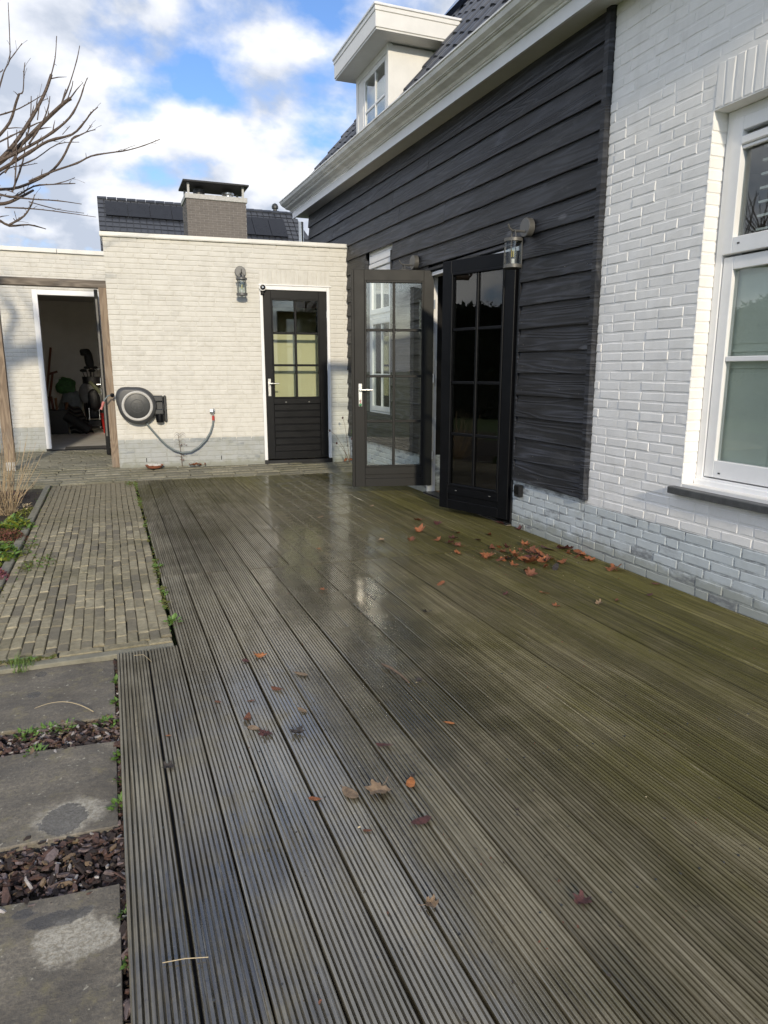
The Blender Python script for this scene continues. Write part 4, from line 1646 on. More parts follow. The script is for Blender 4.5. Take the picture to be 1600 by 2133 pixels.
# security camera
sc = empty('security_camera', gpt(-1.131, .004, 2.366), -GA, label='small round white security camera at corner of garage door frame', category='camera')
My = Matrix.Rotation(R(90), 4, 'X')
MB().lathe([(.036, 0), (.046, .01), (.046, .05), (.042, .056), (.032, .057)], 20, My).build('housing', 'white_paint', sc, smooth=True)
MB().lathe([(.001, .0571), (.035, .0571), (.033, .062), (.012, .066), (.001, .067)], 20, My).build('face', 'black_paint', sc, smooth=True)
MB().lathe([(.010, .066), (.009, .069), (.001, .069)], 12, My).build('lens', 'chrome', sc, smooth=True)
MB().box((-.025, -.03, -.09), (.02, -.0, -.042), ch=.008).build('bracket', 'black_paint', sc)

# hose reel
rl = empty('hose_reel', gpt(-2.775, .0, .86), -GA, label='dark grey wall hose reel with pale ring on garage wall', category='hose reel')
m = MB()
outl = []
for k in range(40):
    q = 2 * math.pi * k / 40
    r = .235
    x, z = r * math.cos(q), r * math.sin(q)
    # shoulder running to the hose outlet at upper left and to the bracket at right
    if math.pi * .5 < q < math.pi * 1.02:
        f = math.sin((q - math.pi * .5) / (math.pi * .52) * math.pi)
        x -= .05 * f
        z += .045 * f * f
    outl.append((x, z))
nO = len(outl)
vs_, fs = [], []
for (sc_, y) in ((1.0, -.03), (1.0, -.10), (.965, -.145), (.88, -.165), (.80, -.168)):
    for x, z in outl:
        vs_.append((x * sc_, y, z * sc_))
for i in range(4):
    for k in range(nO):
        k2 = (k + 1) % nO
        fs.append((i * nO + k, i * nO + k2, (i + 1) * nO + k2, (i + 1) * nO + k))
fs.append(tuple(range(4 * nO, 5 * nO)))
fs.append(tuple(range(nO))[::-1])
fs = [tuple(reversed(f)) for f in fs]
m.add(vs_, fs).build('housing', 'mid_plastic', rl, smooth=True)
MB().lathe([(.152, .160), (.158, .178), (.172, .184), (.186, .178), (.190, .160)], 44, My, close=False).build('ring', 'ring_plastic', rl, smooth=True)
MB().lathe([(.153, .160), (.150, .176), (.140, .179), (.001, .180)], 44, My).build('front_disc', 'dark_plastic', rl, smooth=True)
m = MB().lathe([(.076, .1795), (.078, .182), (.082, .182), (.084, .1795)], 32, My, close=False)
for (x0, x1, z0, z1) in ((-.03, -.022, -.035, .035), (-.03, .0, .028, .035), (-.03, 0, -.004, .004), (.008, .016, -.035, .035), (.016, .036, -.035, -.028), (.016, .036, .0, .007)):
    m.box((x0, -.183, z0), (x1, -.1795, z1))
m.build('emblem', 'mid_plastic', rl)
br = MB().box((.19, -.13, .05), (.315, -.02, .125), ch=.012).box((.2, -.13, -.115), (.315, -.02, -.045), ch=.012).box((.21, -.09, -.20), (.31, -.02, .1), ch=.01)
br.box((.318, -.05, -.215), (.352, .0, .125), ch=.01)
br.build('bracket', 'dark_plastic', rl)
MB().lathe([(.02, 0), (.045, .01), (.05, .06), (.045, .16), (.02, .17)], 16, T(.262, -.08, -.225)).build('swivel', 'black_paint', rl, smooth=True)
MB().lathe([(.001, -.028), (.02, -.02), (.028, 0), (.02, .02), (.001, .028)], 14, T(-.292, -.10, .135)).build('hose_stop', 'black_paint', rl, smooth=True)
MB().tube([(-.30, -.10, .135), (-.34, -.11, .13), (-.385, -.12, .08), (-.40, -.12, .05)], .0085, 8).build('outlet_hose', 'hose_grey', rl, smooth=True)
MB().tube([(-.395, -.12, .058), (-.405, -.12, .04), (-.42, -.12, -.005)], [.016, .018, .014], 10).tube([(-.42, -.12, -.005), (-.435, -.12, -.04)], [.012, .018], 10).build('spray_coupling', 'pale_red_plastic', rl, smooth=True)
hs = [(-2.69, .64), (-2.62, .545), (-2.54, .44), (-2.46, .35), (-2.36, .275), (-2.26, .238), (-2.15, .248), (-2.04, .31), (-1.95, .40), (-1.885, .50), (-1.85, .60), (-1.84, .67)]
b0 = -2.775
MB().tube([(u - b0, -.06 - .03 * math.sin(k / 11 * math.pi), z - .86) for k, (u, z) in enumerate(hs)], .0125, 10).build('hose', 'hose_grey', rl, smooth=True)
MB().tube([(-1.841 - b0, -.06, .655 - .86), (-1.839 - b0, -.06, .715 - .86)], [.018, .017], 12).build('tap_coupling', 'red_plastic', rl, smooth=True)
tap = empty('garden_tap', gpt(-1.845, .0, .76), -GA, label='chrome garden tap on garage wall at end of hose', category='tap')
MB().lathe([(.036, 0), (.036, .008), (.016, .012), (.014, .05)], 16, My).tube([(0, -.045, 0), (0, -.085, 0), (.004, -.085, -.03), (.006, -.062, -.05)], [.014, .013, .011, .010], 10).build('spout', 'chrome', tap, smooth=True)
MB().tube([(0, -.05, .0), (0, -.06, .04)], .007, 8).box((-.012, -.068, .035), (.03, -.058, .05), ch=.003).build('lever', 'chrome', tap, smooth=True)

# socket on the plinth
so = empty('outdoor_socket', (XW - .003, 4.856, .322), -R(90), label='small black outdoor socket box on grey plinth under the cladding', category='socket')
MB().box((-.037, -.045, -.05), (.037, .0, .05), ch=.006).build('box', 'black_frame', so)
MB().box((-.031, -.052, -.025), (.031, -.0455, .044), ch=.004).build('lid', 'black_paint', so)
MB().box((-.02, -.047, -.041), (.02, -.0455, -.032)).build('label_plate', 'dark_plastic', so)

# ------------------------------------------------------------------ things inside the shed
zf = .06
Ys = 15.75
bx_, by_ = -.97, 15.3
bk = empty('storage_crate', (bx_, by_, zf), .1, label='tall black plastic bin holding tools inside the shed', category='bin')
m = MB()
for (r0, z0) in ((0, 0),):
    for sx in (-1, 1):
        m.add([(sx * .15, -.15, 0), (sx * .15, .15, 0), (sx * .18, .18, .48), (sx * .18, -.18, .48), (sx * .14, -.14, 0), (sx * .14, .14, 0), (sx * .17, .17, .48), (sx * .17, -.17, .48)], [(0, 1, 2, 3), (4, 7, 6, 5), (3, 2, 6, 7)])
        m.add([(-.15, sx * .15, 0), (.15, sx * .15, 0), (.18, sx * .18, .48), (-.18, sx * .18, .48), (-.14, sx * .14, 0), (.14, sx * .14, 0), (.17, sx * .17, .48), (-.17, sx * .17, .48)], [(0, 1, 2, 3), (4, 7, 6, 5), (3, 2, 6, 7)])
m.box((-.15, -.15, 0), (.15, .15, .01)).build('body', 'black_frame', bk)
MB().tube([(-.19, -.19, .47), (.19, -.19, .47), (.19, .19, .47), (-.19, .19, .47), (-.19, -.19, .47)], .012, 6).build('rim', 'black_frame', bk)
for (dx, dz, lean, mt_, lab) in ((-.09, .26, -.02, 'tool_red_wood', 'reddish wooden tool handle in the black bin'), (-.04, .23, .04, 'tool_wood', 'upright pale wooden tool handle in the black bin'), (.10, .14, .16, 'tool_wood', 'slanting wooden tool handle at right of the black bin')):
    MB().tube([(bx_ + dx * .5, by_, zf + .06), (bx_ + dx + lean * .5, by_ - .05, zf + .48 + dz)], [.02, .026], 8).build('tool_handle', mt_, label=lab, category='tool', group='tools in the shed', smooth=True)


def spade(x, y, z0, x1, z1, lab, grip=True):
    t = empty('garden_tool', (x, y, zf), label=lab, category='garden tool', group='tools in the shed')
    MB().tube([(0, 0, z0 - zf), (x1 - x, .35, z1 - zf)], .022, 8).build('shaft', 'tool_red_wood', t, smooth=True)
    if grip:
        MB().tube([(x1 - x - .08, .35, z1 - zf - .02), (x1 - x + .09, .35, z1 - zf + .03)], .022, 8).build('grip', 'tool_red_wood', t, smooth=True)
    MB().box((-.09, -.02, 0), (.09, .02, z0 - zf + .02), ch=.006).build('blade', 'dark_plastic', t)


spade(-1.22, 15.3, .4, -1.02, 1.75, 'long handled tool leaning in shed corner, taller of two', False)
spade(-1.17, 15.2, .4, -1.02, 1.25, 'short spade with crossbar grip leaning in shed corner')
sb = empty('soil_bag', (-.76, 15.75, zf), label='crumpled green and grey soil bag leaning on shed wall', category='bag')


def blob(sx, sy, sz, seed, segs=14, rings=9, amp=.18):
    vs_, fs = [], []
    for i in range(rings + 1):
        ph = math.pi * i / rings
        for k in range(segs):
            th = 2 * math.pi * k / segs
            p = Vector((math.sin(ph) * math.cos(th), math.sin(ph) * math.sin(th), math.cos(ph)))
            q = Vector((math.copysign(abs(p.x) ** .7, p.x), math.copysign(abs(p.y) ** .7, p.y), math.copysign(abs(p.z) ** .7, p.z)))
            q *= 1 + amp * mnoise.noise(p * 2.2 + Vector((seed, 0, 0)))
            vs_.append((q.x * sx, q.y * sy, q.z * sz))
    for i in range(rings):
        for k in range(segs):
            a, b = i * segs + k, i * segs + (k + 1) % segs
            fs.append((a, a + segs, b + segs, b))
    return vs_, fs


MB().add(*blob(.22, .12, .30, 3), 0, T(.02, 0, .55) @ Matrix.Rotation(.25, 4, 'Y')).build('lower_bag', 'soil_bag_grey', sb, smooth=True)
MB().add(*blob(.19, .10, .17, 6), 0, T(-.05, -.02, .93) @ Matrix.Rotation(.2, 4, 'Y')).build('printed_top', 'soil_bag_green', sb, smooth=True)
MB().add(*blob(.10, .07, .08, 9), 0, T(-.17, -.02, 1.02)).build('folded_rim', 'blind', sb, smooth=True)
cm = empty('rolled_mat', (-.70, 15.35, zf), label='corrugated black rubber mat sagging beside the bin', category='mat')
m = MB()
vs_, fs = [], []
for k in range(29):
    t = k / 28
    z = .62 * (1 - t)
    for i in range(9):
        s = i / 8
        x = -.16 + .42 * s + .10 * t - .12 * (1 - t) * s
        vs_.append((x, -.02 - .18 * t - .03 * math.sin(k * 1.57) - .05 * math.sin(s * 5), max(.004, z - .12 * s * (1 - t) + .02 * math.sin(s * 9))))
for k in range(28):
    for i in range(8):
        a = k * 9 + i
        fs.append((a, a + 1, a + 10, a + 9))
m.add(vs_, fs)
mb_ = m
mb_.mi = [1 if (i // 8) % 4 < 2 else 0 for i in range(len(fs))]
m.build('sheet', ['rubber', 'rubber_grey'], cm, smooth=True)
MB().tube([(-.14, -.16, .36), (.28, -.22, .06)], .10, 12).build('roll', 'rubber', cm, smooth=True)
MB().tube([(math.cos(q / 12 * 6.28) * .085 - .52, 15.7 + .02 * math.sin(q * .5), .78 + math.sin(q / 12 * 6.28) * .10) for q in range(13)], .014, 6).build('cable_coil', 'terracotta', label='loop of orange cable hanging beside the golf bag', category='cable', smooth=True)

# golf trolley bag
gb = empty('golf_bag', (-.31, 15.5, zf), .0, label='black golf bag full of clubs on an upright trolley', category='golf bag')
MB().lathe([(.17, .30), (.19, .5), (.185, .8), (.17, 1.05), (.18, 1.12), (.15, 1.10)], 16, Matrix.Scale(.8, 4, (0, 1, 0))).build('bag', 'bag_black', gb, smooth=True)
MB().add(*blob(.16, .08, .20, 12), 0, T(-.09, -.14, .78)).build('side_pocket', 'bag_grey', gb, smooth=True)
MB().add(*blob(.14, .08, .16, 15), 0, T(.10, -.15, .74)).build('side_pocket', 'bag_grey', gb, smooth=True)
MB().add(*blob(.12, .09, .22, 18), 0, T(.02, -.19, .66)).build('front_pocket', 'bag_black', gb, smooth=True)
MB().tube([(-.04, -.17, 1.02), (.10, -.20, .86), (.20, -.16, .66)], [.03, .045, .05], 8).build('strap', 'olive', gb, smooth=True)
m = MB()
for x in (-.13, .13):
    m.tube([(x, -.2, .07), (x, -.19, .62)], .015, 8)
m.tube([(-.15, -.2, .30), (.15, -.2, .30)], .014, 8).tube([(-.17, -.2, .10), (.17, -.2, .10)], .014, 8).box((-.12, -.24, .12), (.12, -.17, .26), ch=.01)
m.build('trolley_frame', 'black_paint', gb, smooth=True)
for x in (-.20, .20):
    MB().lathe([(.05, -.022), (.12, -.022), (.135, 0), (.12, .022), (.05, .022)], 20, T(x, -.05, .136) @ Matrix.Rotation(R(90), 4, 'Y')).build('wheel', 'rubber', gb, smooth=True)
for x in (-.09, .10):
    MB().box((x - .006, -.217, .10), (x + .006, -.213, .5)).build('reflector', 'steel', gb)
clubs = [(-.16, 1.24, .05), (-.09, 1.30, .045), (-.02, 1.34, .05), (.06, 1.30, .045), (.13, 1.27, .04), (.0, 1.24, .05)]
for x, z, r in clubs:
    m = MB().tube([(x * .6, 0, 1.0), (x, -.02, z)], .008, 6).add(*blob(r * 1.3, r * .8, r * .6, x * 9), 0, T(x + .02, -.05, z))
    m.build('club', 'bag_black' if x < .1 else 'steel', gb, smooth=True)
MB().add(*blob(.085, .07, .17, 21), 0, T(-.02, -.03, 1.46) @ Matrix.Rotation(-.12, 4, 'Y')).add(*blob(.10, .07, .07, 22), 0, T(-.08, -.03, 1.60)).build('head_cover', 'bag_black', gb, smooth=True)
rb_ = empty('red_bucket', (-.06, 15.2, zf), label='red plastic bucket on shed floor beside the golf bag', category='bucket')
MB().lathe([(.10, 0), (.13, .36), (.14, .365), (.14, .40), (.128, .40), (.095, .01)], 20).build('body', 'red_plastic', rb_, smooth=True)
MB().tube([(.14 * math.cos(q / 8 * 3.14), -.05 - .10 * math.sin(q / 8 * 3.14), .38 - .10 * math.sin(q / 8 * 3.14)) for q in range(9)], .005, 6).build('handle', 'dark_plastic', rb_, smooth=True)
MB().add(*blob(.11, .12, .26, 33), 0, T(-1.22, 15.45, zf + .5)).build('garden_sack', 'green_bag', label='dark green sack slumped in the shed corner behind the bin', category='sack', smooth=True)

# ------------------------------------------------------------------ small things by the garage wall
sa = empty('plant_saucer', (*gpt(-2.62, .13, 0)[:2], .062), label='terracotta saucer with pale pebbles at foot of garage wall', category='saucer')
MB().lathe([(.085, .0), (.115, .035), (.108, .035), (.082, .008)], 24).build('dish', 'terracotta', sa, smooth=True)
m = MB()
rp = random.Random(4)
for _ in range(45):
    q, r = rp.uniform(0, 6.28), .085 * math.sqrt(rp.random())
    m.add(*blob(.013, .011, .009, rp.uniform(0, 50), 7, 4), 0, T(r * math.cos(q), r * math.sin(q), .03 + rp.uniform(0, .012)))
m.build('pebbles', 'pebble', sa, smooth=True, kind='stuff')

# ------------------------------------------------------------------ leaves
def leaf_mesh(seed, kind, curl, mname):
    rd_ = random.Random(seed)
    pts = []
    if kind == 'maple':
        N = 40
        for k in range(N):
            th = 2 * math.pi * k / N
            lob = 0
            for c, a_, wd in ((math.pi / 2, 1.0, .30), (math.pi / 2 + 1.0, .86, .28), (math.pi / 2 - 1.0, .86, .28), (math.pi / 2 + 1.95, .62, .28), (math.pi / 2 - 1.95, .62, .28)):
                d = abs((th - c + math.pi) % (2 * math.pi) - math.pi)
                lob = max(lob, a_ * math.exp(-(d / wd) ** 2))
            r = .55 + .42 * lob + (.035 if k % 2 else -.03) + rd_.uniform(-.03, .03)
            if abs((th - 3 * math.pi / 2)) < .25:
                r *= .6
            pts.append((r * math.cos(th), r * math.sin(th)))
    else:
        N = 18
        for k in range(N):
            th = 2 * math.pi * k / N
            pts.append((.42 * math.sin(th) * (1 - .25 * math.cos(th)) + rd_.uniform(-.03, .03), -math.cos(th) * .95 + rd_.uniform(-.03, .03)))
    ax = rd_.uniform(0, 3.14)
    ca, sa_ = math.cos(ax), math.sin(ax)

    def h(x, y):
        u = x * ca + y * sa_
        v = -x * sa_ + y * ca
        return curl * (.75 * u * u + .35 * abs(v) ** 1.5 + .30 * mnoise.noise((x * 1.6 + seed, y * 1.6, .3))) + .02
    vs_ = [(0, 0, h(0, 0))]
    for f in (.5, 1.0):
        for x, y in pts:
            s = 1 - .12 * curl * f
            vs_.append((x * f * s, y * f * s, h(x * f, y * f)))
    fs = []
    for k in range(N):
        k2 = (k + 1) % N
        fs.append((0, 1 + k, 1 + k2))
        fs.append((1 + k, 1 + N + k, 1 + N + k2, 1 + k2))
    m = MB().add(vs_, fs)
    m.tube([(0, -.3, h(0, -.3)), (.03, -.8, .05), (.1, -1.15, .1 + .1 * curl)], .022, 5)
    me = m.mesh('leaf', mname, smooth=True)
    return me


LV = {}
for mname in ('leaf_orange', 'leaf_brown', 'leaf_purple', 'leaf_tan', 'leaf_bright', 'leaf_dark'):
    LV[mname] = [leaf_mesh(10 + i * 3 + len(mname), 'maple' if i % 3 else 'oval', (.15, .7, 1.1, .45)[i], mname) for i in range(4)]
rl_ = random.Random(77)


def leaf(x, y, size, mname, lab, group=None, z=.002, var=None, tilt=.25, name='fallen_leaf'):
    me = LV[mname][rl_.randrange(4) if var is None else var]
    o = put(name, me, None, loc=(x, y, z), rot=(rl_.uniform(-tilt, tilt), rl_.uniform(-tilt, tilt), rl_.uniform(0, 6.28)), scale=(size, size, size * rl_.uniform(.7, 1.1)))
    o['label'] = lab
    o['category'] = 'leaf'
    if group:
        o['group'] = group
    return o


pile = [(2.46, 5.44), (2.56, 5.26), (2.3, 5.06), (2.12, 4.82), (2.3, 4.72), (2.55, 4.9), (2.43, 4.71), (2.35, 4.6), (2.36, 4.5), (2.26, 4.3), (2.59, 4.6), (2.76, 4.72), (3.06, 5.05), (2.42, 4.16), (2.5, 4.06), (2.47, 3.89), (2.62, 4.13), (2.68, 4.32), (2.79, 4.16), (2.61, 3.91), (2.71, 3.9), (2.6, 3.99), (2.49, 3.75), (2.45, 3.65), (2.65, 3.77), (2.94, 4.17), (3.06, 4.12), (3.07, 3.96), (3.04, 3.82), (2.82, 3.83), (3.04, 3.55), (3.10, 4.81)]
big = {2, 13, 18, 19, 25, 26, 27, 30}
for i, (x, y) in enumerate(pile):
    near_wall = x > 2.9
    heap = 2.4 < x < 2.85 and y < 4.35
    if near_wall:
        lab, gr = 'curled brown dead leaf lying against the grey plinth', 'dead leaves along the plinth'
    elif heap:
        lab, gr = 'curled brown dead leaf in the heap near the plinth', 'dead leaves in the heap'
    else:
        lab, gr = 'curled brown dead leaf on the deck before the black door', 'dead leaves before the door'
    sz = (.080 if i in big else .050) * rl_.uniform(.85, 1.15)
    mc = rl_.choice(('leaf_orange', 'leaf_brown', 'leaf_brown', 'leaf_orange', 'leaf_purple')) if i not in (13, 2, 28, 29) else 'leaf_orange'
    lab = ('large ' if i in big else 'small ') + {'leaf_orange': 'orange', 'leaf_brown': 'brown', 'leaf_purple': 'dark purple'}[mc] + lab[12:]
    leaf(x, y, sz, mc, lab, gr, z=.006, var=rl_.choice((1, 2, 3)), tilt=.45)
for _ in range(26):
    x, y = rl_.gauss(2.66, .14), rl_.gauss(4.02, .13)
    leaf(x, y, rl_.uniform(.028, .055), rl_.choice(('leaf_brown', 'leaf_purple', 'leaf_dark', 'leaf_orange', 'leaf_brown')), 'curled brown dead leaf in the heap near the plinth', 'dead leaves in the heap', z=.006, tilt=.6)
for _ in range(9):
    leaf(rl_.uniform(2.98, 3.09), rl_.uniform(3.75, 4.2), rl_.uniform(.02, .04), rl_.choice(('leaf_brown', 'leaf_orange')), 'curled brown dead leaf lying against the grey plinth', 'dead leaves along the plinth', z=.008, tilt=.6)
mid = [(1.83, 3.7, 'leaf_orange'), (2.1, 3.37, 'leaf_purple'), (2.32, 3.31, 'leaf_orange'), (2.25, 3.09, 'leaf_orange'), (2.5, 3.03, 'leaf_tan'), (2.63, 3.04, 'leaf_brown'), (2.88, 3.05, 'leaf_purple'), (1.53, 3.25, 'leaf_dark'), (1.89, 4.88, 'leaf_tan'), (3.07, 3.21, 'leaf_brown'), (1.358, 4.79, 'leaf_orange'), (1.112, 3.85, 'leaf_orange'), (1.7, 5.9, 'leaf_tan'), (2.3, 6.2, 'leaf_tan')]
MIDL = ('orange leaf between the wet patch and the leaf heap', 'purple scrap right of the lone orange leaf', 'farther of two orange leaves nearer than the heap', 'nearer of two orange leaves nearer than the heap', 'tan scrap below the wall socket side of the heap', 'brown scrap beside the tan scrap', 'purple leaf nearest the plinth at right', 'blackish leaf on the wet patch edge', 'tan leaf on the far side of the wet patch', 'brown leaf at foot of the plinth under the window', 'orange leaf mid deck left of the wet patch', 'small orange leaf in a gap mid deck', 'tan leaf on the far left boards', 'tan leaf before the open taupe door')
for (x, y, c), lb in zip(mid, MIDL):
    leaf(x, y, rl_.uniform(.026, .040), c, lb, 'leaves scattered on the deck', z=.004)
special = [(.56, 3.01, .038, 'leaf_bright', 1, 'bright orange curled leaf on the left boards'), (.49, 2.97, .024, 'leaf_purple', 1, 'small purple leaf beside the bright orange curled leaf'), (.69, 2.75, .036, 'leaf_tan', 0, 'pale flat leaf stuck to the wet boards'), (.56, 2.64, .030, 'leaf_brown', 3, 'reddish brown leaf on the left boards nearest the pale leaf'), (.44, 2.58, .016, 'leaf_brown', 0, 'tiny brown leaf fragment on the left boards'), (.40, 2.44, .032, 'leaf_brown', 3, 'dull pink brown leaf, leftmost of a trio'), (.41, 2.36, .030, 'leaf_tan', 0, 'withered tan leaf, middle of a trio'), (.44, 2.30, .036, 'leaf_purple', 1, 'purple folded leaf, nearest of a trio'), (.55, 2.27, .036, 'leaf_dark', 2, 'blackened crinkled leaf on the wet boards'), (.61, 2.43, .028, 'leaf_tan', 0, 'greenish tan leaf beside a board gap'), (.61, 1.85, .044, 'leaf_tan', 0, 'thin see-through leaf flattened left of the large maple leaf'), (.70, 1.83, .052, 'leaf_tan', 1, 'large tan maple leaf lying flat on the wet boards'), (.81, 1.83, .034, 'leaf_bright', 0, 'bright orange leaf right of the large maple leaf'), (.83, 1.86, .016, 'leaf_dark', 2, 'small dark scrap above the bright orange leaf'), (.76, 1.64, .036, 'leaf_purple', 3, 'dark purple maple leaf nearest the large tan leaf'), (.81, 2.07, .028, 'leaf_purple', 3, 'reddish purple leaf on a board gap mid deck'), (1.10, 2.13, .020, 'leaf_bright', 0, 'small round orange leaf alone on the boards'), (.50, 1.86, .02, 'leaf_orange', 0, 'narrow orange leaf wedged in a board gap'), (.60, 1.66, .014, 'leaf_brown', 0, 'tiny brown crumb on the near boards'), (1.14, 2.50, .024, 'leaf_dark', 2, 'dark shrivelled leaf at end of the twig'), (1.005, 1.208, .030, 'leaf_purple', 1, 'dark purple leaf alone on the right near boards'), (.646, 1.335, .026, 'leaf_tan', 2, 'grey tan leaf caught in a near board gap'), (.095, 2.20, .030, 'leaf_dark', 2, 'dark clod of leaf litter on the leftmost board'), (.11, 2.42, .011, 'leaf_bright', 0, 'tiny pink petal on the leftmost board'), (.315, 2.62, .016, 'leaf_brown', 0, 'tiny brown leaf on the second row of boards')]
for x, y, s, c, v, lab in special:
    leaf(x, y, s * 1.05, c, lab, z=.003, var=v if v != 1 or 'large' not in lab else 1, tilt=.1)
for (u, o_, n_) in ((-2.08, .10, 16), (.02, .14, 9)):
    for _ in range(n_):
        p = gpt(u + rl_.gauss(0, .07), o_ + rl_.gauss(0, .04), .07)
        lb = 'curled orange leaf in the clump under the hose' if u < -1 else 'curled brown leaf in the corner by the garage door'
        leaf(p[0], p[1], rl_.uniform(.025, .045), 'leaf_orange' if rl_.random() < .7 else 'leaf_brown', lb, lb.split(' ', 2)[2].replace('leaf', 'leaves'), z=.075, tilt=.7)

m = MB()
for _ in range(1500):
    if rl_.random() < .55:
        x, y = rl_.gauss(2.62, .22), rl_.gauss(4.05, .25)
    else:
        x, y = rl_.uniform(.25, 3.05), 1.0 + 7.4 * rl_.random() ** 1.4
    if x > 3.1 or (x < .23 and y > 3.28):
        continue
    s_ = rl_.uniform(.0015, .006)
    M = T(x, y, .0015) @ Matrix.Rotation(rl_.uniform(0, 6.28), 4, 'Z') @ Matrix.Rotation(rl_.gauss(0, .4), 4, 'X')
    m.add([(-s_, -s_ * .4, 0), (s_, -s_ * .3, .001), (s_ * .7, s_ * .5, .002), (-s_ * .6, s_ * .4, .001)], [(0, 1, 2, 3)], rl_.choices((0, 1, 2, 3), (4, 3, 2, .7))[0], M)
m.build('leaf_crumbs', ['leaf_dark', 'leaf_brown', 'bark_dark', 'straw'], kind='stuff', label='crumbs of dead leaf and dirt strewn over the deck')

# twigs and straws
MB().tube([(1.05, 2.70, .012), (1.068, 2.64, .016), (1.085, 2.56, .012), (1.09, 2.49, .008)], [.005, .006, .005, .004], 6).build('twig', 'dry_stem', label='short brown twig lying on the wet boards', category='twig', smooth=True)
MB().tube([(.018, 1.398, .006), (.066, 1.388, .009), (.115, 1.376, .006)], .0011, 5).build('straw', 'straw', label='pale dry straw across the two nearest left boards', category='straw')
MB().tube([(-.37 + .22 * t, 2.885 + .03 * math.sin(t * 2.2) - .14 * t * t, -.024 + .012 * math.sin(t * 3.1)) for t in [k / 14 for k in range(15)]], [.0008 + .0012 * k / 14 for k in range(15)], 5).build('grass_straw', 'straw', label='curved yellow grass stem on the farthest slate slab', category='grass stem')
MB().tube([(.02, 3.22, .006), (.06, 3.20, .012), (.09, 3.12, .006)], .001, 5).build('straw', 'straw', label='thin straw on the far end of the left boards', category='straw')

# ------------------------------------------------------------------ slate slabs, bark mulch
rsb = random.Random(6)


def slab(y0, y1, lab):
    m = MB()
    nx = 12
    pts = []
    for k in range(nx + 1):
        pts.append((-.95 + .882 * k / nx, y0 + .012 * (1 - k / nx) * 4 * .0 + rsb.uniform(-.003, .003) + .05 * (1 - k / nx)))
    for k in range(nx + 1):
        pts.append((-.068 - .882 * k / nx, y1 + rsb.uniform(-.003, .003) + .09 * (k / nx)))
    n = len(pts)
    vs_ = [(x, y, -.07) for x, y in pts] + [(x, y, -.033) for x, y in pts] + [(x * .996 - .002, y + (.003 if i <= nx else -.003), -.0295) for i, (x, y) in enumerate(pts)]
    fs = [tuple(range(2 * n, 3 * n))]
    for i in range(2):
        for k in range(n):
            k2 = (k + 1) % n
            fs.append((i * n + k, i * n + k2, (i + 1) * n + k2, (i + 1) * n + k))
    m.add(vs_, fs).build('slate_slab', 'slate_slab', label=lab, category='paving slab', group='slate slabs beside the deck')


slab(2.712, 3.287, 'grey slate slab farthest of three, next to the brick path')
slab(1.992, 2.512, 'grey slate slab, middle one of three, with dark wet stain')
slab(.75, 1.738, 'grey slate slab nearest of three with pale dried patch')
m = MB()
for _ in range(4600):
    if rsb.random() < .2:
        x, y = rsb.uniform(-.068, -.050), rsb.uniform(.8, 3.3)
    else:
        x = rsb.uniform(-.95, -.055)
        y = rsb.choice((rsb.uniform(2.49, 2.73), rsb.uniform(1.715, 2.01))) - (x + .06) * .07
    L_ = rsb.uniform(.007, .026) if rsb.random() < .75 else rsb.uniform(.026, .050)
    w_ = L_ * rsb.uniform(.22, .6)
    t_ = rsb.uniform(.003, .008)
    z = -.060 + abs(rsb.gauss(0, .014))
    M = T(x, y, min(z, -.03)) @ Matrix.Rotation(rsb.uniform(0, 6.28), 4, 'Z') @ Matrix.Rotation(rsb.gauss(0, .35), 4, 'X') @ Matrix.Rotation(rsb.gauss(0, .35), 4, 'Y')
    vs_ = []
    for zz_ in (-1, 1):
        for a, b in ((-1, -.6), (-.3, -1), (.8, -.8), (1, .4), (.2, 1), (-.8, .7)):
            vs_.append(((a + rsb.uniform(-.25, .25)) * L_ * .5, (b + rsb.uniform(-.3, .3)) * w_ * .5, zz_ * t_ * .5 * rsb.uniform(.6, 1.3)))
    m.add(vs_, [(5, 4, 3, 2, 1, 0), (6, 7, 8, 9, 10, 11)] + [(k, (k + 1) % 6, (k + 1) % 6 + 6, k + 6) for k in range(6)], rsb.choices((0, 1, 2, 3, 4), (5, 4.5, 3.4, .8, 1.6))[0], M)
m.build('bark_mulch', ['bark_dark', 'bark_brown', 'bark_grey', 'bark_pale', 'bark_tan'], kind='stuff', label='brown bark chips and pale bits between the slate slabs')

# ------------------------------------------------------------------ weeds, moss, plants
rw = random.Random(15)


def leaflets(mb, n, rad, h0, size, mi=0, up=.6, seed=0):
    for _ in range(n):
        q = rw.uniform(0, 6.28)
        r = rad * math.sqrt(rw.random())
        x, y = r * math.cos(q), r * math.sin(q)
        z = h0 * rw.uniform(.3, 1) * (1 - .5 * r / max(rad, 1e-6))
        s = size * rw.uniform(.6, 1.2)
        M = T(x, y, z) @ Matrix.Rotation(q + rw.gauss(0, .5), 4, 'Z') @ Matrix.Rotation(-rw.uniform(.0, up), 4, 'Y') @ Matrix.Rotation(rw.gauss(0, .3), 4, 'X')
        mb.add([(0, 0, 0), (.45 * s, -.28 * s, .06 * s), (s, 0, -.04 * s), (.45 * s, .28 * s, .06 * s), (.48 * s, 0, -.01 * s)], [(0, 1, 4), (1, 2, 4), (2, 3, 4), (3, 0, 4)], mi, M)


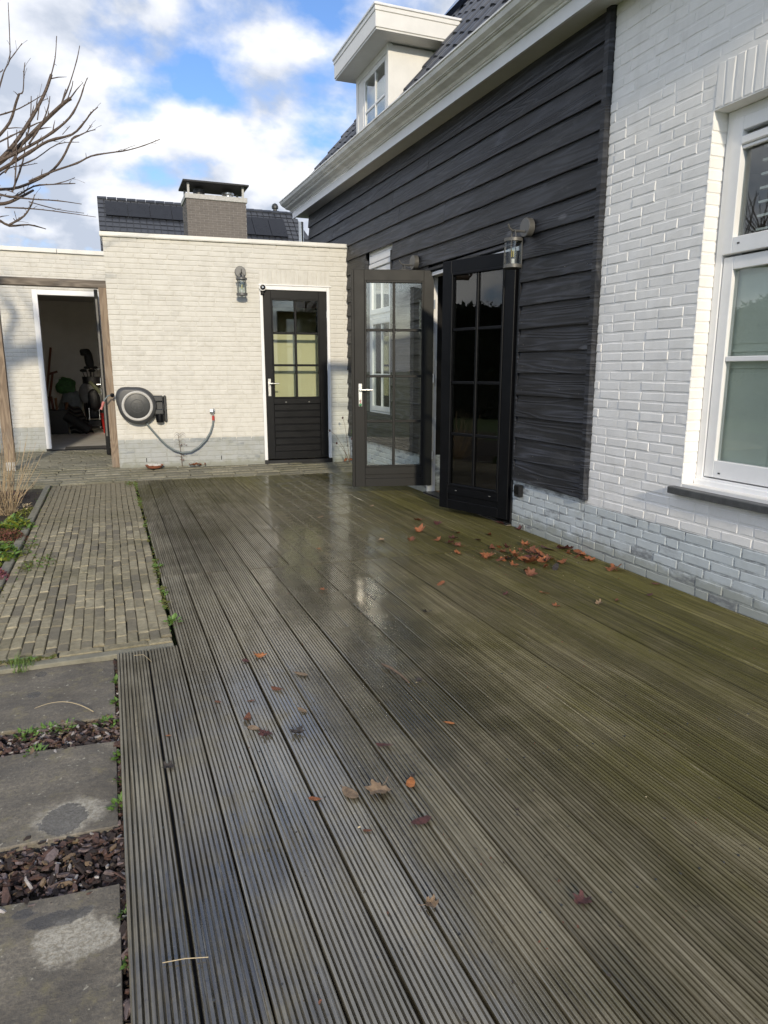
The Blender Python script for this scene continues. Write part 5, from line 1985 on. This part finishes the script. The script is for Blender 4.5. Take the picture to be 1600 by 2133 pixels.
for i, (x, y, r, lab) in enumerate(((-.058, 3.05, .020, 'farthest'), (-.058, 2.82, .022, 'second'), (-.062, 2.40, .024, 'third'), (-.058, 2.24, .015, 'fourth'), (-.060, 2.10, .024, 'fifth'), (-.058, 1.63, .017, 'sixth'), (-.056, 1.47, .015, 'nearest'))):
    m = MB()
    leaflets(m, 26, r, r * 1.3, r * 1.15, 0, 1.0)
    m.build('weed', 'green_leaf', loc=(x, y, -.045), label='small green weed in the gap by the deck, %s one' % lab, category='weed', group='weeds along the deck edge')
for (x, y, lab) in ((-.38, 2.69, 'left of the middle gap'), (-.31, 2.70, 'centre of the middle gap'), (-.25, 2.71, 'right of the middle gap'), (-.34, 2.54, 'at lower side of the middle gap'), (-.10, 2.68, 'near the deck in the middle gap')):
    m = MB()
    leaflets(m, 40, .04, .03, .022, 0, 1.0)
    m.build('weed', 'green_leaf', loc=(x, y, -.05), label='low green weed between the slate slabs, ' + lab, category='weed', group='weeds between the slabs')
for (x, y, r, lab) in ((.222, 3.62, .03, 'green broad leafed weed between path and deck, nearest'), (.222, 4.75, .022, 'yellowish weed between path and deck, middle'), (.222, 4.15, .016, 'tiny weed between path and deck')):
    m = MB()
    leaflets(m, 22, r, r * 1.4, r * 1.3, 0, 1.0)
    m.build('weed', 'green_leaf', loc=(x, y, -.01), label=lab, category='weed')
# moss along joints
m = MB()
for _ in range(2000):
    t = rw.random()
    if t < .5:
        x, y = rw.gauss(.213, .010), 3.4 + 5.3 * rw.random() ** .8
        if mnoise.noise((x * 3, y * 2.1, 8.)) < .08 and rw.random() < .88:
            continue
    elif t < .66:
        x, y = rw.uniform(-.6, .2), rw.gauss(3.365, .008)
        if mnoise.noise((x * 4, y, 3.)) < .0:
            continue
    elif t < .85:
        x, y = rw.gauss(-.73, .03), rw.uniform(3.8, 8.7)
        if mnoise.noise((x, y * 1.3, 5.)) < .0:
            continue
    else:
        x, y = rw.choice(((-.60, 5.1), (-.64, 5.7), (.15, 8.6), (-.5, 5.2)))
        x += rw.gauss(0, .03)
        y += rw.gauss(0, .12)
    s = rw.uniform(.004, .012)
    M = T(x, y, -.008 + rw.uniform(0, .01)) @ Matrix.Rotation(rw.uniform(0, 6.28), 4, 'Z') @ Matrix.Rotation(rw.gauss(0, .6), 4, 'X')
    m.add([(-s, -s * .6, 0), (s, -s * .6, 0), (s * .8, s * .6, s * .4), (-s * .8, s * .6, s * .5), (0, 0, s * .7)], [(0, 1, 4), (1, 2, 4), (2, 3, 4), (3, 0, 4)], rw.choice((0, 0, 1)), M)
m.build('moss', ['moss', 'green_leaf'], kind='stuff', label='patchy green moss and weeds along the path joints')


def blades(mb, n, rad, h, w, spread, mi=0):
    for _ in range(n):
        q, r = rw.uniform(0, 6.28), rad * math.sqrt(rw.random())
        d = rw.uniform(0, 6.28)
        hh = h * rw.uniform(.5, 1.1)
        lx, ly = spread * hh * math.cos(d) * rw.random(), spread * hh * math.sin(d) * rw.random()
        x, y = r * math.cos(q), r * math.sin(q)
        px, py = -math.sin(d) * w, math.cos(d) * w
        mb.add([(x - px, y - py, 0), (x + px, y + py, 0), (x + px * .8 + lx * .4, y + py * .8 + ly * .4, hh * .6), (x - px * .8 + lx * .4, y - py * .8 + ly * .4, hh * .6), (x + lx, y + ly, hh)], [(0, 1, 2, 3), (3, 2, 4)], mi)


m = MB()
blades(m, 130, .05, .06, .0016, 1.4)
m.build('grass_tuft', 'grass_blade', loc=(-.46, 3.335, -.03), label='bright green grass tuft at edge of slate slab and path', category='grass')
m = MB()
blades(m, 50, .03, .035, .0014, 1.4)
m.build('grass_tuft', 'grass_blade', loc=(-.60, 3.33, -.03), label='thin grass tuft at left end of the path edging', category='grass')

# border plants
sh_ = empty('bare_shrub', (-.98, 7.25, -.03), label='bare pale stemmed shrub in the bed beside the path', category='shrub')
m = MB()
for _ in range(85):
    q = rw.uniform(0, 6.28)
    lean = rw.uniform(.02, .42)
    h = rw.uniform(.35, .85) * (1.05 - lean * .7)
    bx, by = .06 * math.cos(q), .06 * math.sin(q)
    ex, ey = lean * math.cos(q), lean * math.sin(q)
    jx, jy = rw.gauss(0, .03), rw.gauss(0, .03)
    m.tube([(bx, by, 0), (bx + ex * .35 + jx, by + ey * .35 + jy, h * .4), (bx + ex * .75, by + ey * .75, h * .75), (bx + ex, by + ey, h)], [.0035, .003, .0022, .0012], 5)
m.build('stems', 'stalk', sh_)
m = MB()
leaflets(m, 160, .22, .16, .03, 0, .8)
m.build('dry_leaves', 'straw', sh_)


def mound(name, x, y, r, h, mats, n, size, lab, cat, flat=True):
    m = MB()
    for _ in range(n):
        q, rr = rw.uniform(0, 6.28), r * math.sqrt(rw.random())
        z = h * (1 - (rr / r) ** 2) * rw.uniform(.6, 1.05)
        s = size * rw.uniform(.6, 1.3)
        M = T(rr * math.cos(q), rr * math.sin(q) * 1.2, z) @ Matrix.Rotation(rw.uniform(0, 6.28), 4, 'Z') @ Matrix.Rotation(-rw.uniform(.0, 1.0), 4, 'Y') @ Matrix.Rotation(rw.gauss(0, .4), 4, 'X')
        m.add([(0, 0, 0), (.45 * s, -.26 * s, .05 * s), (s, 0, -.03 * s), (.45 * s, .26 * s, .05 * s)], [(0, 1, 2, 3)], rw.randrange(len(mats)), M)
    m.build(name, mats, loc=(x, y, -.045), label=lab, category=cat)


mound('moss_cushion', -.80, 7.3, .14, .05, ['moss', 'yellow_green_leaf'], 900, .018, 'mossy yellow green patch at kerb below the bare shrub', 'ground cover')
mound('bedding_plant', -.82, 6.45, .15, .13, ['green_leaf', 'yellow_green_leaf'], 420, .05, 'yellow green leafy plant beside kerb, farther of two', 'plant')
mound('bedding_plant', -1.02, 6.35, .13, .15, ['yellow_green_leaf', 'green_leaf'], 260, .06, 'yellow leaved plant at left frame edge behind the heather', 'plant')
mound('heather', -.86, 6.05, .20, .11, ['heather_red', 'leaf_brown', 'moss'], 2600, .018, 'dark red heather clump spilling over the kerb', 'heather')
mound('bedding_plant', -.82, 5.45, .17, .14, ['green_leaf', 'green_leaf', 'yellow_green_leaf'], 560, .045, 'green leafy plant beside kerb, nearer of two', 'plant')
mound('heather', -.86, 4.90, .19, .13, ['heather_pink', 'heather_pink', 'heather_red'], 3200, .017, 'pink heather clump beside the path', 'heather')
mound('bedding_plant', -.73, 4.27, .05, .05, ['yellow_green_leaf'], 60, .022, 'little yellowish plant at near end of the kerb', 'plant')
mound('leaf_litter', -1.25, 8.3, .35, .03, ['leaf_dark', 'leaf_brown', 'bark_brown'], 900, .035, 'dark leaf litter in the bed behind the bare shrub', 'leaf litter')

# dried weed on the garage wall, rose shoot by the corner
dw = empty('dried_weed', (*gpt(-2.27, .05, 0)[:2], .06), -GA, label='dried brown weed standing at garage wall below the hose', category='weed')
m = MB().tube([(0, 0, 0), (-.01, .0, .2), (-.03, .01, .42)], [.005, .004, .002], 5)
for z in (.12, .16, .27, .33, .39, .42):
    for s in (-1, 1):
        m.tube([(-.01, 0, z), (-.01 + s * .04, -.01, z + .03), (-.01 + s * .075, -.015, z - .005)], [.003, .002, .001], 4)
m.build('stem', 'dry_stem', dw)
m = MB()
for z in (.08, .12, .27, .30):
    for _ in range(4):
        s = rw.uniform(.02, .04)
        M = T(rw.gauss(0, .04), -.01, z + rw.gauss(0, .015)) @ Matrix.Rotation(rw.uniform(0, 6.28), 4, 'Z') @ Matrix.Rotation(rw.gauss(0, .8), 4, 'X')
        m.add([(0, 0, 0), (.5 * s, -.2 * s, 0), (s, 0, .1 * s), (.5 * s, .2 * s, .05 * s)], [(0, 1, 2, 3)], 0, M)
m.build('withered_leaves', 'leaf_brown', dw)
ro = empty('rose_shoot', (3.04, 9.05, .05), label='thin bare rose shoot with buds by the garage corner', category='plant')
m = MB()
bud = MB()
for (dx, dy, dz) in ((-.28, .0, .45), (-.10, -.02, .62), (-.2, -.05, .28), (.0, -.1, .34)):
    m.tube([(0, 0, 0), (dx * .3, dy * .3, dz * .45), (dx * .7, dy * .7, dz * .85), (dx, dy, dz)], [.004, .003, .002, .0015], 5)
    bud.add(*blob(.012, .012, .016, dx, 7, 5), 0, T(dx, dy, dz))
m.build('stem', 'dry_stem', ro)
bud.build('buds', 'leaf_purple', ro, smooth=True)
m = MB()
leaflets(m, 60, .08, .16, .03, 0, .8)
m.build('ivy', 'green_leaf', ro, loc=(.02, -.2, .35))

# ------------------------------------------------------------------ bare pollarded tree at the left
tree = empty('bare_tree', (-2.1, 8.35, -.1), label='bare pollarded tree reaching in from the left', category='tree')
TL = T(2.1, -8.35, .1)


def unpx(px, py, Y):
    """photo direction -> point on the upright plane at depth Y where the tree stands"""
    d = CF + CR * ((px - 800) / 1439.3) - CU * ((py - 1066.5) / 1439.3)
    return Vector((0, 0, CAM_H)) + d * (Y / d.y)


rt = random.Random(12)
BR = [
    ([(-60, 360), (-10, 340), (30, 300), (60, 255), (75, 230), (95, 190), (107, 155)], 9, 6), ([(107, 155), (115, 120), (118, 75)], 2.6, 1.4),
    ([(-60, 370), (-10, 345), (20, 322), (60, 285), (100, 245), (135, 213), (148, 205)], 10, 7), ([(128, 216), (145, 175), (160, 125), (166, 95)], 3, 1.4), ([(140, 208), (150, 180), (152, 168)], 2.2, 1.5), ([(128, 215), (137, 185)], 2.2, 1.6),
    ([(-20, 345), (60, 305), (110, 275), (145, 245), (165, 210), (175, 180), (182, 162)], 7, 1.5),
    ([(-60, 380), (-10, 360), (60, 318), (100, 294), (150, 280), (175, 255), (190, 235), (204, 223)], 8, 1.6),
    ([(-60, 400), (-10, 395), (40, 390), (100, 362), (130, 330), (150, 290), (165, 282)], 7, 4), ([(150, 290), (180, 275), (199, 270)], 3, 1.4), ([(180, 275), (192, 258)], 2, 1.2),
    ([(60, 378), (110, 357), (160, 340), (190, 325), (230, 318), (265, 313), (300, 303), (333, 290)], 4.5, 1.6),
    ([(-40, 310), (-10, 290), (20, 255), (33, 215), (40, 195)], 7, 4.5), ([(40, 195), (48, 190), (50, 150), (52, 130)], 3, 1.6),
    ([(-20, 245), (30, 230), (60, 215), (90, 197)], 3, 1.4), ([(-10, 215), (8, 150), (20, 125), (20, 75), (17, 5)], 3.2, 1.4), ([(20, 125), (35, 105), (46, 90)], 2.2, 1.3),
    ([(-40, 400), (0, 405), (30, 410), (70, 388), (110, 384), (157, 382)], 6, 1.8), ([(110, 384), (135, 378), (156, 370)], 2, 1.2),
    ([(-10, 405), (60, 414), (120, 418), (170, 425)], 4, 1.4), ([(10, 432), (70, 435), (130, 442), (200, 452)], 3.4, 1.2), ([(60, 420), (120, 436), (175, 444)], 2.4, 1.1),
    ([(-60, 445), (-10, 455), (20, 470), (60, 468), (96, 477)], 8, 2), ([(20, 468), (50, 450), (66, 425), (72, 405)], 5, 1.6), ([(28, 455), (35, 462), (30, 440)], 2, 1.2),
    ([(10, 360), (45, 305), (62, 262), (65, 200)], 4.5, 1.8), ([(25, 400), (48, 335), (55, 275)], 4.5, 1.6), ([(30, 395), (34, 330), (35, 270)], 3, 1.4), ([(-10, 300), (30, 280), (58, 266)], 3.5, 2),
    ([(-30, 425), (10, 424), (40, 412), (70, 396)], 9, 5), ([(60, 300), (85, 262), (100, 225), (104, 200)], 4, 1.6), ([(40, 345), (75, 330), (120, 300), (165, 296)], 3.4, 1.3), ([(78, 250), (84, 215), (100, 205)], 2.4, 1.3),
    ([(-20, 380), (20, 350), (50, 345), (78, 340)], 3, 1.2), ([(85, 372), (88, 352)], 1.6, 1.1), ([(130, 280), (146, 262)], 1.6, 1.1), ([(-30, 160), (0, 150), (6, 145)], 2.5, 1.6)]
PXM = 6.6 / 1439.3
for pts, r0, r1 in BR:
    Yb = 8.35 + rt.uniform(-.4, .4)
    sl_ = rt.uniform(-.0022, .0022)
    W_ = [TL @ unpx(x, y, Yb + sl_ * x + rt.uniform(-.02, .02)) for x, y in pts]
    # smooth subdivision
    P2 = []
    for i in range(len(W_) - 1):
        p0, p1, p2, p3 = W_[max(i - 1, 0)], W_[i], W_[i + 1], W_[min(i + 2, len(W_) - 1)]
        for t in (0, .33, .66):
            P2.append(.5 * ((2 * p1) + (p2 - p0) * t + (2 * p0 - 5 * p1 + 4 * p2 - p3) * t * t + (3 * p1 - p0 - 3 * p2 + p3) * t ** 3))
    P2.append(W_[-1])
    n = len(P2)
    rad = [(r0 + (r1 - r0) * k / (n - 1)) * PXM * .5 * (1 + (.25 if k % 4 == 2 and r1 < 3 else 0)) for k in range(n)]
    bm_ = MB().tube(P2, rad, 7)
    # side twigs and buds
    for k in range(2, n - 1):
        if rt.random() < .33:
            d = (P2[k] - P2[k - 1]).normalized()
            sd = Vector((rt.gauss(0, 1), rt.gauss(0, .6), rt.gauss(.5, .8))).normalized()
            ln = rt.uniform(.03, .17) if r1 < 3 else rt.uniform(.05, .25)
            e = P2[k] + (d * .6 + sd * .6) * ln
            bm_.tube([P2[k], P2[k].lerp(e, .5) + Vector((0, 0, .006)), e], [rad[k] * .45, rad[k] * .35, .0016], 5)
        if r1 < 3 and rt.random() < .5:
            bm_.tube([P2[k], P2[k] + Vector((rt.gauss(0, .008), 0, .012))], [rad[k] * 1.1, .001], 5)
    bm_.build('branch', 'tree_bark', tree, smooth=True)
# trunk and the part of the crown that lies outside the picture
m = MB().tube([(0, 0, 0), (.02, 0, .6), (-.03, .02, 1.3), (.02, 0, 1.9), (.05, .02, 2.75)], [.14, .11, .10, .10, .11], 12)
m.build('trunk', 'tree_bark', tree, smooth=True)
knobs = []
for k in range(7):
    a = k * .9 + .2
    e = Vector((.05 + .85 * math.cos(a), .02 + .85 * math.sin(a), 2.95 + .25 * (k % 2)))
    MB().tube([(.05, .02, 2.7), tuple(Vector((.05, .02, 2.8)).lerp(e, .5) + Vector((0, 0, .06))), tuple(e)], [.08, .055, .05], 9).build('limb', 'tree_bark', tree, smooth=True)
    knobs.append(e)
for e in knobs:
    for _ in range(11):
        d = Vector((rt.gauss(0, .5), rt.gauss(0, .5), rt.uniform(.5, 1.2))).normalized()
        if e.x > .4 and d.x > -.1:
            d.x = -abs(d.x)
        ln = rt.uniform(.5, 1.2)
        p = [e + d * (ln * t) + Vector((rt.gauss(0, .02), rt.gauss(0, .02), .12 * t * t)) for t in (0, .3, .6, 1)]
        if e.x + d.x * ln > .75:
            continue
        MB().tube(p, [.011, .008, .006, .003], 6).build('branch', 'tree_bark', tree, smooth=True)
MB().tube([(.3, .02, 2.95), tuple(TL @ unpx(-60, 370, 8.35))], [.055, .03], 8).tube([(.3, .02, 2.9), tuple(TL @ unpx(-60, 430, 8.35))], [.055, .03], 8).build('limb', 'tree_bark', tree, smooth=True)

# ------------------------------------------------------------------ tall hedge across the garden (mirrored in the door glass)
hd = empty('hedge', (-11.5, 6, -.14), label='tall dark evergreen hedge across the lawn, mirrored in the glass', category='hedge')
m = MB()
vs_, fs = [], []
for i in range(41):
    y = 1.5 + i * .25
    for j in range(7):
        z = j * .55
        vs_.append((.35 * mnoise.noise((y * .5, z * .8, 1.)) + (.25 if j == 6 else 0), y, z + (.45 * mnoise.noise((y * .4, 3., 2.)) if j == 6 else 0)))
for i in range(40):
    for j in range(6):
        a = i * 7 + j
        fs.append((a, a + 1, a + 8, a + 7))
m.add(vs_, fs).box((-1.2, 1.5, 0), (-.5, 11.5, 3.2)).build('core', 'hedge_core', hd)
m = MB()
for _ in range(5200):
    y, z = rw.uniform(1.4, 11.6), rw.uniform(0, 3.45)
    x = .35 * mnoise.noise((y * .5, z * .8, 1.)) + rw.uniform(0, .25)
    s = rw.uniform(.05, .13)
    M = T(x, y, z + (.45 * mnoise.noise((y * .4, 3., 2.)) if z > 2.9 else 0)) @ Matrix.Rotation(rw.uniform(0, 6.28), 4, 'Z') @ Matrix.Rotation(rw.uniform(-1.2, 1.2), 4, 'Y')
    m.add([(-s, -s * .5, 0), (s * .2, -s * .6, 0), (s, .1 * s, 0), (0, s * .6, 0)], [(0, 1, 2, 3)], 0, M)
for _ in range(2200):
    y = rw.uniform(1.4, 11.6)
    s = rw.uniform(.04, .10)
    M = T(.35 * mnoise.noise((y * .5, 3.3 * .8, 1.)) + rw.uniform(-.2, .3), y, 3.25 + .45 * mnoise.noise((y * .4, 3., 2.)) + rw.gauss(0, .07)) @ Matrix.Rotation(rw.uniform(0, 6.28), 4, 'Z') @ Matrix.Rotation(rw.uniform(-1.2, 1.2), 4, 'Y')
    m.add([(-s, -s * .5, 0), (s * .2, -s * .6, 0), (s, .1 * s, 0), (0, s * .6, 0)], [(0, 1, 2, 3)], 0, M)
m.build('foliage', 'hedge_leaf', hd, kind='stuff')
